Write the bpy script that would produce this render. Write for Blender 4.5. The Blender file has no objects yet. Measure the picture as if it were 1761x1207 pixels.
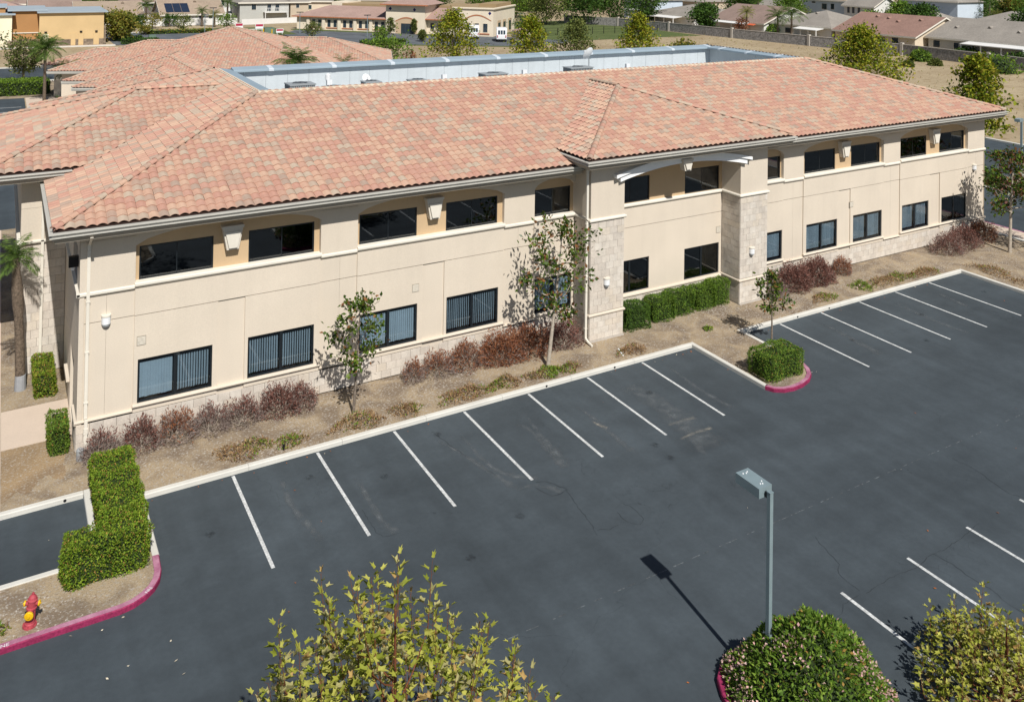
import bpy, math, random
import numpy as np
from mathutils import Matrix, Vector
random.seed(7)
rng = np.random.default_rng(11)
PI = math.pi
scn = bpy.context.scene
COL = scn.collection

# ------------------------------------------------------------------ camera
CAM = (-6.6692, -28.5271, 16.5394)
YAW, PITCH, ROLL = 0.528, 0.0149, 0.016
cd = bpy.data.cameras.new('camera')
cd.sensor_width = 36.0
cd.lens = 1501.716 / 1761 * 36.0
cd.shift_y = -(603.5 + 92.99) / 1761
cd.clip_start = 0.1
cd.clip_end = 3000
cam = bpy.data.objects.new('camera', cd)
COL.objects.link(cam)
_fw = Vector((math.sin(YAW) * math.cos(PITCH), math.cos(YAW) * math.cos(PITCH), math.sin(PITCH)))
_rt = Vector((math.cos(YAW), -math.sin(YAW), 0))
_up = _rt.cross(_fw)
_r2 = _rt * math.cos(ROLL) + _up * math.sin(ROLL)
_u2 = -_rt * math.sin(ROLL) + _up * math.cos(ROLL)
mw = Matrix((_r2, _u2, -_fw)).transposed().to_4x4()
mw.translation = Vector(CAM)
cam.matrix_world = mw
scn.camera = cam

# ------------------------------------------------------------------ world, sun, exposure
SUN_EL = math.radians(48.0)
SUN_DX = 0.125                       # light drifts this far to +x per metre of +y
wd = bpy.data.worlds.new('World')
scn.world = wd
wd.use_nodes = True
wn = wd.node_tree.nodes
wl = wd.node_tree.links
wn.clear()
sky = wn.new('ShaderNodeTexSky')
sky.sky_type = 'NISHITA'
sky.sun_disc = False
sky.sun_elevation = SUN_EL
sky.sun_rotation = PI + math.atan(SUN_DX)
sky.air_density = 1.0
sky.dust_density = 0.6
bg = wn.new('ShaderNodeBackground')
bg.inputs['Strength'].default_value = 0.056
wo = wn.new('ShaderNodeOutputWorld')
wl.new(sky.outputs[0], bg.inputs[0])
wl.new(bg.outputs[0], wo.inputs[0])
sl = bpy.data.lights.new('sun', 'SUN')
sl.energy = 5.0
sl.angle = math.radians(0.53)
sl.color = (1.0, 0.965, 0.905)
so = bpy.data.objects.new('sun', sl)
COL.objects.link(so)
h = math.cos(SUN_EL) / math.hypot(1, SUN_DX)
so.rotation_euler = Vector((SUN_DX * h, h, -math.sin(SUN_EL))).to_track_quat('-Z', 'Y').to_euler()
so.location = (0, -60, 80)
scn.view_settings.view_transform = 'Standard'
scn.view_settings.look = 'None'
scn.view_settings.exposure = 0.12
scn.view_settings.gamma = 1.0
scn.view_settings.use_curve_mapping = False

# ------------------------------------------------------------------ mesh helpers
WLOC = {}                                           # world location of every un-rotated parent

class MB:
    def __init__(s):
        s.v = []; s.f = []; s.m = []
    def add(s, verts, faces, m=0):
        o = len(s.v)
        s.v.extend(tuple(map(float, p)) for p in verts)
        for f in faces:
            s.f.append(tuple(i + o for i in f)); s.m.append(m)
        return s
    def box(s, x0, x1, y0, y1, z0, z1, m=0):
        return s.add([(x0,y0,z0),(x1,y0,z0),(x1,y1,z0),(x0,y1,z0),(x0,y0,z1),(x1,y0,z1),(x1,y1,z1),(x0,y1,z1)],
                     [(3,2,1,0),(4,5,6,7),(0,1,5,4),(1,2,6,5),(2,3,7,6),(3,0,4,7)], m)
    def quad(s, a, b, c, d, m=0):
        return s.add([a,b,c,d], [(0,1,2,3)], m)
    def poly(s, pts, m=0):
        return s.add(pts, [tuple(range(len(pts)))], m)
    def prism(s, pts, z0, z1, m=0):                 # xy polygon pulled up
        n = len(pts)
        vs = [(x,y,z0) for x,y in pts] + [(x,y,z1) for x,y in pts]
        fs = [tuple(range(n-1,-1,-1)), tuple(range(n,2*n))] + [(i,(i+1)%n,n+(i+1)%n,n+i) for i in range(n)]
        return s.add(vs, fs, m)
    def prism_y(s, pts, y0, y1, m=0):               # xz polygon pulled along y
        n = len(pts)
        vs = [(x,y0,z) for x,z in pts] + [(x,y1,z) for x,z in pts]
        fs = [tuple(range(n)), tuple(range(2*n-1,n-1,-1))] + [(i,n+i,n+(i+1)%n,(i+1)%n) for i in range(n)]
        return s.add(vs, fs, m)
    def prism_x(s, pts, x0, x1, m=0):               # yz polygon pulled along x
        n = len(pts)
        vs = [(x0,y,z) for y,z in pts] + [(x1,y,z) for y,z in pts]
        fs = [tuple(range(n-1,-1,-1)), tuple(range(n,2*n))] + [(i,(i+1)%n,n+(i+1)%n,n+i) for i in range(n)]
        return s.add(vs, fs, m)
    def tube(s, pts, rad, n=6, m=0, cap=True):
        pts = [Vector(p) for p in pts]
        if not hasattr(rad, '__len__'): rad = [rad] * len(pts)
        vs = []
        for i, p in enumerate(pts):
            d = (pts[min(i+1,len(pts)-1)] - pts[max(i-1,0)])
            d = d.normalized() if d.length > 1e-9 else Vector((0,0,1))
            a = d.cross(Vector((0,0,1)) if abs(d.z) < .9 else Vector((1,0,0))).normalized()
            b = d.cross(a)
            for k in range(n):
                t = 2*PI*k/n
                vs.append(p + (a*math.cos(t) + b*math.sin(t)) * rad[i])
        fs = []
        for i in range(len(pts)-1):
            for k in range(n):
                fs.append((i*n+k, (i+1)*n+k, (i+1)*n+(k+1)%n, i*n+(k+1)%n))
        if cap:
            fs.append(tuple(range(n))); fs.append(tuple(range(len(pts)*n-1, (len(pts)-1)*n-1, -1)))
        return s.add(vs, fs, m)
    def lathe(s, prof, n=16, c=(0,0,0), axis='z', m=0):
        vs = []; fs = []
        for r, z in prof:
            for k in range(n):
                t = 2*PI*k/n
                a, b = r*math.cos(t), r*math.sin(t)
                vs.append((c[0]+a, c[1]+b, c[2]+z) if axis == 'z' else ((c[0]+a, c[1]-z, c[2]+b) if axis == 'y' else (c[0]+z, c[1]+a, c[2]+b)))
        for i in range(len(prof)-1):
            for k in range(n):
                fs.append((i*n+k, i*n+(k+1)%n, (i+1)*n+(k+1)%n, (i+1)*n+k))
        fs.append(tuple(range(n-1,-1,-1))); fs.append(tuple(range((len(prof)-1)*n, len(prof)*n)))
        return s.add(vs, fs, m)
    def sweep(s, path, prof, side=1, closed=False, m=0):
        # prof: list of (out, z); out is measured to the right (side=1) of travel, corners mitred
        n = len(path); k = len(prof); vs = []
        for i in range(n):
            p = Vector(path[i])
            a = Vector(path[i-1]) if (i > 0 or closed) else None
            b = Vector(path[(i+1) % n]) if (i < n-1 or closed) else None
            d1 = (p-a).normalized() if a is not None else (b-p).normalized()
            d2 = (b-p).normalized() if b is not None else d1
            n1 = Vector((d1.y,-d1.x))*side; n2 = Vector((d2.y,-d2.x))*side
            mt = (n1+n2); mt = mt / max(mt.dot(n1), .2)
            for o, z in prof: vs.append((p.x+mt.x*o, p.y+mt.y*o, z))
        fs = []
        for i in range(n if closed else n-1):
            j = (i+1) % n
            for q in range(k):
                fs.append((i*k+q, i*k+(q+1)%k, j*k+(q+1)%k, j*k+q))
        if not closed:
            fs.append(tuple(range(k))); fs.append(tuple(range(n*k-1,(n-1)*k-1,-1)))
        return s.add(vs, fs, m)
    def build(s, name, mats, parent=None, smooth=False, loc=None, rotz=0.0, fix=True):
        me = bpy.data.meshes.new(name)
        v = np.array(s.v, dtype=float) if s.v else np.zeros((0,3))
        if loc is None and parent is not None: v = v - np.array(WLOC.get(parent.name, (0,0,0)))
        me.from_pydata(v.tolist(), [], s.f)
        mats = mats if isinstance(mats, (list, tuple)) else [mats]
        for mm in mats: me.materials.append(mm)
        me.polygons.foreach_set('material_index', np.array(s.m, dtype=np.int32))
        if smooth: me.polygons.foreach_set('use_smooth', np.ones(len(s.f), dtype=bool))
        me.update()
        if fix:
            import bmesh
            bm = bmesh.new(); bm.from_mesh(me)
            bmesh.ops.recalc_face_normals(bm, faces=bm.faces[:]); bm.to_mesh(me); bm.free()
        return link(name, me, parent, loc, rotz)

def link(name, me, parent=None, loc=None, rotz=0.0):
    o = bpy.data.objects.new(name, me)
    COL.objects.link(o)
    if loc is not None: o.location = loc
    if rotz: o.rotation_euler = (0,0,rotz)
    if parent is not None: o.parent = parent
    if parent is not None and loc is None: WLOC[o.name] = WLOC.get(parent.name, (0,0,0))
    return o

def mesh_np(name, V, F, mats, midx=None, parent=None, smooth=False, loc=None):
    # V (n,3); F (m,k) faces of one size
    V = np.asarray(V, dtype=np.float64)
    if loc is None and parent is not None: V = V - np.array(WLOC.get(parent.name, (0,0,0)))
    F = np.asarray(F, dtype=np.int32)
    me = bpy.data.meshes.new(name)
    me.vertices.add(len(V)); me.vertices.foreach_set('co', V.astype(np.float32).ravel())
    m, k = F.shape
    me.loops.add(m*k); me.loops.foreach_set('vertex_index', F.ravel())
    me.polygons.add(m)
    me.polygons.foreach_set('loop_start', np.arange(0, m*k, k, dtype=np.int32))
    me.polygons.foreach_set('loop_total', np.full(m, k, dtype=np.int32))
    mats = mats if isinstance(mats, (list, tuple)) else [mats]
    for mm in mats: me.materials.append(mm)
    if midx is not None: me.polygons.foreach_set('material_index', np.asarray(midx, dtype=np.int32))
    if smooth: me.polygons.foreach_set('use_smooth', np.ones(m, dtype=bool))
    me.update(calc_edges=True); me.validate()
    return link(name, me, parent, loc)

def tag(o, label=None, cat=None, group=None, kind=None):
    if label: o['label'] = label
    if cat: o['category'] = cat
    if group: o['group'] = group
    if kind: o['kind'] = kind
    return o

def thing(name, label, cat, loc=(0,0,0), group=None, rotz=0.0):
    o = bpy.data.objects.new(name, None)
    o.empty_display_size = 0.3
    COL.objects.link(o); o.location = loc
    if rotz: o.rotation_euler = (0,0,rotz)
    WLOC[o.name] = tuple(loc)
    return tag(o, label, cat, group)

def struct(o):
    o['kind'] = 'structure'; return o

# ------------------------------------------------------------------ materials
def srgb(r, g, b, k=1.0):
    f = lambda c: (c/255/12.92 if c <= 10 else ((c/255+.055)/1.055)**2.4) * k
    return (f(r), f(g), f(b))

def M(name, col, rough=.85, var=.12, scale=2.0, col2=None, bump=0.0, bscale=30.0, spec=.3, metal=0.0, fine=.06, fscale=40.0):
    m = bpy.data.materials.new(name); m.use_nodes = True
    nt = m.node_tree; N = nt.nodes; L = nt.links
    b = N['Principled BSDF']
    b.inputs['Roughness'].default_value = rough
    b.inputs['Metallic'].default_value = metal
    b.inputs['Specular IOR Level'].default_value = spec
    g = N.new('ShaderNodeNewGeometry')
    n1 = N.new('ShaderNodeTexNoise'); n1.inputs['Scale'].default_value = scale; n1.inputs['Detail'].default_value = 5
    L.new(g.outputs['Position'], n1.inputs['Vector'])
    mr = N.new('ShaderNodeMapRange'); mr.inputs[1].default_value = .3; mr.inputs[2].default_value = .7
    L.new(n1.outputs[0], mr.inputs[0])
    mx = N.new('ShaderNodeMix'); mx.data_type = 'RGBA'
    ca = tuple(c*(1-var) for c in col); cb = col2 or tuple(min(1,c*(1+var)) for c in col)
    mx.inputs[6].default_value = (*ca,1); mx.inputs[7].default_value = (*cb,1)
    L.new(mr.outputs[0], mx.inputs[0])
    out = mx.outputs[2]
    if fine:
        n2 = N.new('ShaderNodeTexNoise'); n2.inputs['Scale'].default_value = fscale; n2.inputs['Detail'].default_value = 3
        L.new(g.outputs['Position'], n2.inputs['Vector'])
        m2 = N.new('ShaderNodeMapRange'); m2.inputs[1].default_value = .25; m2.inputs[2].default_value = .75
        m2.inputs[3].default_value = 1-fine*2; m2.inputs[4].default_value = 1+fine
        L.new(n2.outputs[0], m2.inputs[0])
        vm = N.new('ShaderNodeVectorMath'); vm.operation = 'SCALE'
        L.new(out, vm.inputs[0]); L.new(m2.outputs[0], vm.inputs['Scale'])
        out = vm.outputs[0]
    L.new(out, b.inputs['Base Color'])
    if bump:
        n3 = N.new('ShaderNodeTexNoise'); n3.inputs['Scale'].default_value = bscale; n3.inputs['Detail'].default_value = 4
        L.new(g.outputs['Position'], n3.inputs['Vector'])
        bp = N.new('ShaderNodeBump'); bp.inputs['Strength'].default_value = bump; bp.inputs['Distance'].default_value = .05
        L.new(n3.outputs[0], bp.inputs['Height']); L.new(bp.outputs[0], b.inputs['Normal'])
    return m

def leafM(name, col, trans=.35, rough=.6, var=.3, scale=6.0):
    m = bpy.data.materials.new(name); m.use_nodes = True
    nt = m.node_tree; N = nt.nodes; L = nt.links
    b = N['Principled BSDF']; b.inputs['Roughness'].default_value = rough; b.inputs['Specular IOR Level'].default_value = .16
    g = N.new('ShaderNodeNewGeometry')
    n1 = N.new('ShaderNodeTexNoise'); n1.inputs['Scale'].default_value = scale; n1.inputs['Detail'].default_value = 4
    L.new(g.outputs['Position'], n1.inputs['Vector'])
    mx = N.new('ShaderNodeMix'); mx.data_type = 'RGBA'
    mx.inputs[6].default_value = (*[c*(1-var) for c in col],1); mx.inputs[7].default_value = (*[c*(1+var) for c in col],1)
    mr = N.new('ShaderNodeMapRange'); mr.inputs[1].default_value = .3; mr.inputs[2].default_value = .7
    L.new(n1.outputs[0], mr.inputs[0]); L.new(mr.outputs[0], mx.inputs[0])
    L.new(mx.outputs[2], b.inputs['Base Color'])
    t = N.new('ShaderNodeBsdfTranslucent'); L.new(mx.outputs[2], t.inputs['Color'])
    ms = N.new('ShaderNodeMixShader'); ms.inputs[0].default_value = trans
    L.new(b.outputs[0], ms.inputs[1]); L.new(t.outputs[0], ms.inputs[2])
    L.new(ms.outputs[0], N['Material Output'].inputs['Surface'])
    return m

def asphaltM(name, col, cracks=True):
    m = bpy.data.materials.new(name); m.use_nodes = True
    nt = m.node_tree; N = nt.nodes; L = nt.links
    b = N['Principled BSDF']; b.inputs['Roughness'].default_value = .82; b.inputs['Specular IOR Level'].default_value = .28
    g = N.new('ShaderNodeNewGeometry')
    def noise(sc, det, vec=None, dist=0):
        n = N.new('ShaderNodeTexNoise'); n.inputs['Scale'].default_value = sc; n.inputs['Detail'].default_value = det
        n.inputs['Distortion'].default_value = dist
        L.new(vec or g.outputs['Position'], n.inputs['Vector']); return n.outputs[0]
    def rng_(i, a, c, d, e):
        r = N.new('ShaderNodeMapRange'); r.inputs[1].default_value = a; r.inputs[2].default_value = c
        r.inputs[3].default_value = d; r.inputs[4].default_value = e; L.new(i, r.inputs[0]); return r.outputs[0]
    def mul(a, c):
        q = N.new('ShaderNodeMath'); q.operation = 'MULTIPLY'; L.new(a, q.inputs[0]); L.new(c, q.inputs[1]); return q.outputs[0]
    f = mul(rng_(noise(.22, 6, None, .6), .3, .7, .82, 1.2), rng_(noise(1.6, 5), .3, .7, .93, 1.08))
    f = mul(f, rng_(noise(70, 3), .3, .7, .86, 1.14)); f = mul(f, rng_(noise(7, 5), .3, .7, .945, 1.06))
    mp = N.new('ShaderNodeMapping'); mp.inputs['Scale'].default_value = (1.5, .13, 1); mp.inputs['Rotation'].default_value = (0,0,.05)
    L.new(g.outputs['Position'], mp.inputs['Vector'])
    f = mul(f, rng_(noise(1.0, 4, mp.outputs[0], .4), .35, .75, .95, 1.13))      # wash marks along the stalls
    mp2 = N.new('ShaderNodeMapping'); mp2.inputs['Scale'].default_value = (.06, .9, 1); mp2.inputs['Rotation'].default_value = (0,0,-.03)
    L.new(g.outputs['Position'], mp2.inputs['Vector'])
    f = mul(f, rng_(noise(1.0, 4, mp2.outputs[0], .3), .3, .7, .93, 1.1))        # wheel tracks along the aisle
    if cracks:
        wp = N.new('ShaderNodeVectorMath'); wp.operation = 'ADD'
        nn = N.new('ShaderNodeTexNoise'); nn.inputs['Scale'].default_value = .9; nn.inputs['Detail'].default_value = 5
        L.new(g.outputs['Position'], nn.inputs['Vector'])
        sc_ = N.new('ShaderNodeVectorMath'); sc_.operation = 'SCALE'; sc_.inputs['Scale'].default_value = 1.6
        L.new(nn.outputs[1], sc_.inputs[0]); L.new(g.outputs['Position'], wp.inputs[0]); L.new(sc_.outputs[0], wp.inputs[1])
        vo = N.new('ShaderNodeTexVoronoi'); vo.feature = 'DISTANCE_TO_EDGE'; vo.inputs['Scale'].default_value = .15
        L.new(wp.outputs[0], vo.inputs['Vector'])
        cr = rng_(vo.outputs['Distance'], .0006, .002, 1.0, 0.0)
        cr = mul(cr, rng_(noise(.25, 3), .5, .62, 0, 1))
        f = mul(f, rng_(cr, 0, 1, 1.0, .72))
    vm = N.new('ShaderNodeVectorMath'); vm.operation = 'SCALE'; vm.inputs[0].default_value = col
    L.new(f, vm.inputs['Scale']); L.new(vm.outputs[0], b.inputs['Base Color'])
    bp = N.new('ShaderNodeBump'); bp.inputs['Strength'].default_value = .25; bp.inputs['Distance'].default_value = .01
    L.new(noise(90, 3), bp.inputs['Height']); L.new(bp.outputs[0], b.inputs['Normal'])
    return m

def soilM(name, a, bcol, ccol, s1=.5, s2=14.0):
    m = bpy.data.materials.new(name); m.use_nodes = True
    nt = m.node_tree; N = nt.nodes; L = nt.links
    b = N['Principled BSDF']; b.inputs['Roughness'].default_value = .95; b.inputs['Specular IOR Level'].default_value = .1
    g = N.new('ShaderNodeNewGeometry')
    def noise(sc, det, dist=0):
        n = N.new('ShaderNodeTexNoise'); n.inputs['Scale'].default_value = sc; n.inputs['Detail'].default_value = det
        n.inputs['Distortion'].default_value = dist
        L.new(g.outputs['Position'], n.inputs['Vector']); return n.outputs[0]
    def mix(f, x, y, lo, hi):
        r = N.new('ShaderNodeMapRange'); r.inputs[1].default_value = lo; r.inputs[2].default_value = hi; L.new(f, r.inputs[0])
        k = N.new('ShaderNodeMix'); k.data_type = 'RGBA'; L.new(r.outputs[0], k.inputs[0])
        for s_, i in ((x,6),(y,7)):
            if isinstance(s_, tuple): k.inputs[i].default_value = (*s_,1)
            else: L.new(s_, k.inputs[i])
        return k.outputs[2]
    c = mix(noise(s1, 6, .8), a, bcol, .38, .62)
    c = mix(noise(s2, 5), c, ccol, .52, .74)
    n4 = noise(55, 3)
    c = mix(n4, tuple(q*.55 for q in a), c, .2, .5)
    L.new(c, b.inputs['Base Color'])
    bp = N.new('ShaderNodeBump'); bp.inputs['Strength'].default_value = .7; bp.inputs['Distance'].default_value = .03
    L.new(noise(22, 6), bp.inputs['Height']); L.new(bp.outputs[0], b.inputs['Normal'])
    return m

A = {}
A['asphalt'] = asphaltM('asphalt', (.047, .0585, .0675))
A['road'] = asphaltM('road_asphalt', (.10, .11, .12), False)
A['soil'] = soilM('bed_soil', srgb(140,124,106,.77), srgb(181,162,134,.79), srgb(190,183,174,.79), .8)
A['soil_red'] = soilM('reddish_soil', srgb(152,130,104,.78), srgb(178,152,118,.78), srgb(192,182,168,.8))
A['field'] = soilM('dry_field', srgb(180,160,130,.72), srgb(198,180,148,.74), srgb(158,136,104,.68), .08, .9)
A['lawn'] = soilM('lawn_ground', (.085,.115,.04), (.11,.14,.05), (.17,.155,.075), .3, 2.0)
A['chip'] = M('stone_chip', srgb(190,180,168,.76), .9, .25, 9)
A['kerb'] = M('kerb_concrete', srgb(227,224,215,.78), .9, .07, 1.2, bump=.12, bscale=60, fine=.08, fscale=90)
A['walk'] = M('walk_concrete', srgb(222,203,184,.78), .9, .05, .8, bump=.1, bscale=60, fine=.05)
A['kerbred'] = M('red_kerb_paint', srgb(160,48,92,.78), .75, .2, 2.5, fine=.2, fscale=18)
A['kerbpink'] = M('worn_red_kerb_paint', srgb(184,112,144,.78), .65, .18, 3, col2=srgb(204,150,172,.8), fine=.1, fscale=25)
A['stripe'] = M('white_paint', (.56,.57,.565), .8, .16, 2.2, fine=.22, fscale=14)
A['chalk'] = M('faint_white_paint', (.10,.113,.122), .8, .45, 6, fine=.3, fscale=12)
A['white'] = M('white_lettering', (.75,.72,.74), .7, .05, 3)
A['crack'] = M('crack_dark', (.022,.026,.030), .95, .2, 4)
A['stain_light'] = M('dusty_stain', (.105,.105,.098), .9, .4, 2.2, fine=.2, fscale=14)
A['stain_dark'] = M('oil_stain', (.026,.028,.03), .7, .3, 3)
A['stain_mid'] = M('washed_stain', (.062,.073,.081), .85, .15, 2.2, fine=.2, fscale=14)
A['stucco'] = M('cream_stucco', srgb(229,216,198,.785), .92, .035, .6, bump=.15, bscale=70, fine=.04, fscale=30)
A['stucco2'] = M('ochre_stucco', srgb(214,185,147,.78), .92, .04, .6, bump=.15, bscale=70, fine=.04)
A['trim'] = M('pale_trim', srgb(238,231,217,.80), .85, .04, 1.0, fine=.04)
A['archtrim'] = M('white_arch_trim', (.84,.845,.84), .8, .03, 1.0, fine=.03)
A['keyst'] = M('keystone_trim', srgb(226,218,204,.80), .85, .04, 1.0)
A['gutter'] = M('gutter_metal', srgb(208,205,196,.78), .5, .06, .8, spec=.5)
A['fascia'] = M('soffit_paint', srgb(188,178,162,.75), .8, .05, .8)
A['joint'] = M('joint_shadow', srgb(120,104,84,.7), .95, .05, 2)
A['deck'] = M('roof_underlay', (.05,.028,.022), .95, .1, 2)
A['frame'] = M('dark_window_frame', (.008,.012,.016), .35, .1, 2, spec=.5)
A['room'] = M('dark_interior', (.01,.01,.011), .9, .1, 2)
A['blind'] = M('pale_blind', (.40,.44,.46), .7, .05, 3)
A['metal'] = M('well_metal', srgb(207,214,218,.82), .6, .04, .7, spec=.4)
A['metalcap'] = M('cap_metal', srgb(168,186,198,.74), .5, .07, .5, spec=.5)
A['strap'] = M('cap_strap', srgb(215,224,232,.8), .5, .05, 2)
A['wellcap'] = M('cream_cap', srgb(232,220,198,.8), .6, .04, 1)
A['rooffelt'] = M('well_floor', (.42,.45,.47), .9, .1, .6)
A['ac'] = M('ac_metal', (.30,.32,.33), .5, .05, 2, spec=.4)
A['acdark'] = M('ac_grille', (.10,.11,.12), .6, .1, 3)
A['plasticwhite'] = M('white_plastic', (.78,.79,.80), .4, .03, 2)
A['lamp'] = M('lamp_paint', srgb(142,160,165,.72), .45, .06, 3, spec=.5)
A['lampdark'] = M('lamp_dark', (.02,.022,.025), .5, .1, 3)
A['hydred'] = M('hydrant_red', srgb(190,80,90,.78), .6, .15, 7, fine=.1)
A['hydyel'] = M('hydrant_yellow', srgb(238,190,20,.8), .5, .1, 7)
A['bark'] = M('grey_bark', srgb(150,136,122,.65), .95, .25, 9, bump=.5, bscale=30)
A['palebark'] = M('pale_bark', srgb(190,178,162,.75), .95, .2, 9, bump=.3, bscale=30)
A['palmbark'] = M('palm_bark', srgb(132,116,100,.62), .95, .35, 12, bump=.9, bscale=18, fine=.2, fscale=22)
A['trunkpaint'] = M('grey_trunk_paint', srgb(176,178,182,.7), .8, .1, 6)
A['twig'] = M('twig_brown', srgb(140,84,54,.6), .9, .2, 9)
A['black'] = M('black_paint', (.01,.01,.012), .4, .05, 3)

def glassM(name, tint, refl):
    m = bpy.data.materials.new(name); m.use_nodes = True
    nt = m.node_tree; N = nt.nodes; L = nt.links
    N.remove(N['Principled BSDF'])
    t = N.new('ShaderNodeBsdfTransparent'); t.inputs[0].default_value = (*tint,1)
    g = N.new('ShaderNodeBsdfGlossy'); g.inputs['Roughness'].default_value = .02; g.inputs[0].default_value = (.9,.95,1,1)
    lw = N.new('ShaderNodeLayerWeight'); pw_ = N.new('ShaderNodeMath'); pw_.operation = 'POWER'; pw_.inputs[1].default_value = 4
    L.new(lw.outputs['Facing'], pw_.inputs[0])
    ml = N.new('ShaderNodeMath'); ml.operation = 'MULTIPLY_ADD'; ml.inputs[1].default_value = .6; ml.inputs[2].default_value = refl
    L.new(pw_.outputs[0], ml.inputs[0])
    ms = N.new('ShaderNodeMixShader')
    L.new(ml.outputs[0], ms.inputs[0]); L.new(t.outputs[0], ms.inputs[1]); L.new(g.outputs[0], ms.inputs[2])
    L.new(ms.outputs[0], N['Material Output'].inputs['Surface'])
    return m
A['glass'] = glassM('tinted_glass', (.82,.88,.92), .04)
A['darkglass'] = glassM('dark_tinted_glass', (.3,.33,.35), .09)
A['farglass'] = M('far_window_glass', (.03,.045,.06), .08, .1, 1, spec=.6)

def weather(m, amt=.10):
    # faint run marks down the walls and a little dust towards any direction: world-fixed streak noise
    nt = m.node_tree; N = nt.nodes; L = nt.links; b = N['Principled BSDF']; src = b.inputs['Base Color'].links[0].from_socket
    g = N.new('ShaderNodeNewGeometry'); mp = N.new('ShaderNodeMapping'); mp.inputs['Scale'].default_value = (3.2, 3.2, .16)
    L.new(g.outputs['Position'], mp.inputs['Vector'])
    n = N.new('ShaderNodeTexNoise'); n.inputs['Scale'].default_value = 1.0; n.inputs['Detail'].default_value = 5; L.new(mp.outputs[0], n.inputs['Vector'])
    n2 = N.new('ShaderNodeTexNoise'); n2.inputs['Scale'].default_value = .35; n2.inputs['Detail'].default_value = 4; L.new(g.outputs['Position'], n2.inputs['Vector'])
    r = N.new('ShaderNodeMapRange'); r.inputs[1].default_value = .45; r.inputs[2].default_value = .75; r.inputs[3].default_value = 1.0; r.inputs[4].default_value = 1-amt; L.new(n.outputs[0], r.inputs[0])
    r2 = N.new('ShaderNodeMapRange'); r2.inputs[1].default_value = .3; r2.inputs[2].default_value = .7; r2.inputs[3].default_value = 1-amt*.5; r2.inputs[4].default_value = 1.03; L.new(n2.outputs[0], r2.inputs[0])
    mu = N.new('ShaderNodeMath'); mu.operation = 'MULTIPLY'; L.new(r.outputs[0], mu.inputs[0]); L.new(r2.outputs[0], mu.inputs[1])
    v = N.new('ShaderNodeVectorMath'); v.operation = 'SCALE'; L.new(src, v.inputs[0]); L.new(mu.outputs[0], v.inputs['Scale'])
    L.new(v.outputs[0], b.inputs['Base Color'])
for k_ in ('stucco','stucco2','trim','metal','gutter'): weather(A[k_], .03 if k_ != 'metal' else .07)

# ================================================================== ground, lot, kerbs
def sheet(name, pts, z, mat, parent=None):
    return MB().poly([(x,y,z) for x,y in pts]).build(name, mat, parent)
def rect(x0, x1, y0, y1): return [(x0,y0),(x1,y0),(x1,y1),(x0,y1)]

struct(sheet('ground', rect(-900,1100,-300,1500), -.03, A['field']))
lot = struct(sheet('parking_lot', rect(-90,75,-90,62), 0.0, A['asphalt']))

def arc(cx, cy, r, a0, a1, n=8):
    return [(cx+r*math.cos(math.radians(a0+(a1-a0)*i/n)), cy+r*math.sin(math.radians(a0+(a1-a0)*i/n))) for i in range(n+1)]
ARC1 = [(-3.75,-4.66),(-3.45,-4.6),(-3.15,-4.45),(-2.9,-4.22),(-2.74,-3.95),(-2.66,-3.65)]
ARC2 = [(19.22,-4.15),(19.36,-4.46),(19.7,-4.68),(20.15,-4.76),(20.7,-4.72),(21.25,-4.55),(21.65,-4.3),(21.95,-3.95),(22.12,-3.55)]
bedp = [(-14,.95),(-4.2,.95),(-4.2,-2.28),(-14,-2.28),(-14,-4.68)] + ARC1 + [(-2.62,0),(19.22,0)] + ARC2 + \
       [(22.2,0),(38.32,0),(38.32,-40),(46.4,-40),(46.4,31),(-14,31)]
bed = struct(sheet('planting_bed', bedp, .12, A['soil']))
rp = [(-6.36,1.6)] + [(-6.2+i*.14+random.uniform(-.1,.1), 1.75+.25*math.sin(i*1.1)+random.uniform(-.12,.12)+i*.07) for i in range(12)] + [(-4.6,3.2),(-4.45,3.9),(-4.6,4.72),(-6.36,4.72)]
struct(sheet('bare_soil', rp, .125, A['soil_red']))
wk = MB(); wk.box(-9.0,-6.38,1.2,30.9,.0,.137); wk.box(-6.372,-4.26,4.76,7.5,.0,.138); struct(wk.build('sidewalk', A['walk']))
wk = MB(); wk.box(46.75,48.15,-40,40,.0,.139); struct(wk.build('sidewalk', A['walk']))

# kerb: lengths with open joints, each a piece of the kerb
KP = [(0,-.05),(0,.125),(.02,.15),(.17,.15),(.18,.14),(.18,-.05)]
def kerb_run(path, side, parent, mats=None, gap=.008, maxlen=3.05, name='kerb_segment'):
    out = []
    for (a, b) in zip(path[:-1], path[1:]):
        a = Vector(a); b = Vector(b); n = max(1, round((b-a).length/maxlen)); d = (b-a)/n
        for i in range(n):
            u = a + d*i; v = a + d*(i+1); w = d.normalized()*gap/2
            mb = MB().sweep([tuple(u+w), tuple(v-w)], KP, side)
            out.append(mb.build(name, mats or A['kerb'], parent))
    return out
kerb = thing('kerb', None, None); struct(kerb)
kerb_run([(-14,.95),(-4.205,.95)], -1, kerb)
kerb_run([(-4.2,1.13),(-4.2,-2.1)], -1, kerb)
kerb_run([(-4.2+.18,-2.28),(-14,-2.28)], -1, kerb)
kerb_run([(-2.62,-3.0),(-2.62,.18)], -1, kerb)
kerb_run([(-2.61,0),(19.22,0)], -1, kerb)
kerb_run([(19.22,.17),(19.22,-4.15)], -1, kerb)
kerb_run([(22.2,-3.2),(22.2,.17)], -1, kerb)
kerb_run([(22.21,0),(38.32,0)], -1, kerb)
kerb_run([(38.32,.17),(38.32,-40)], -1, kerb)
kerb_run([(46.58,-40),(46.58,40)], 1, kerb)
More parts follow.
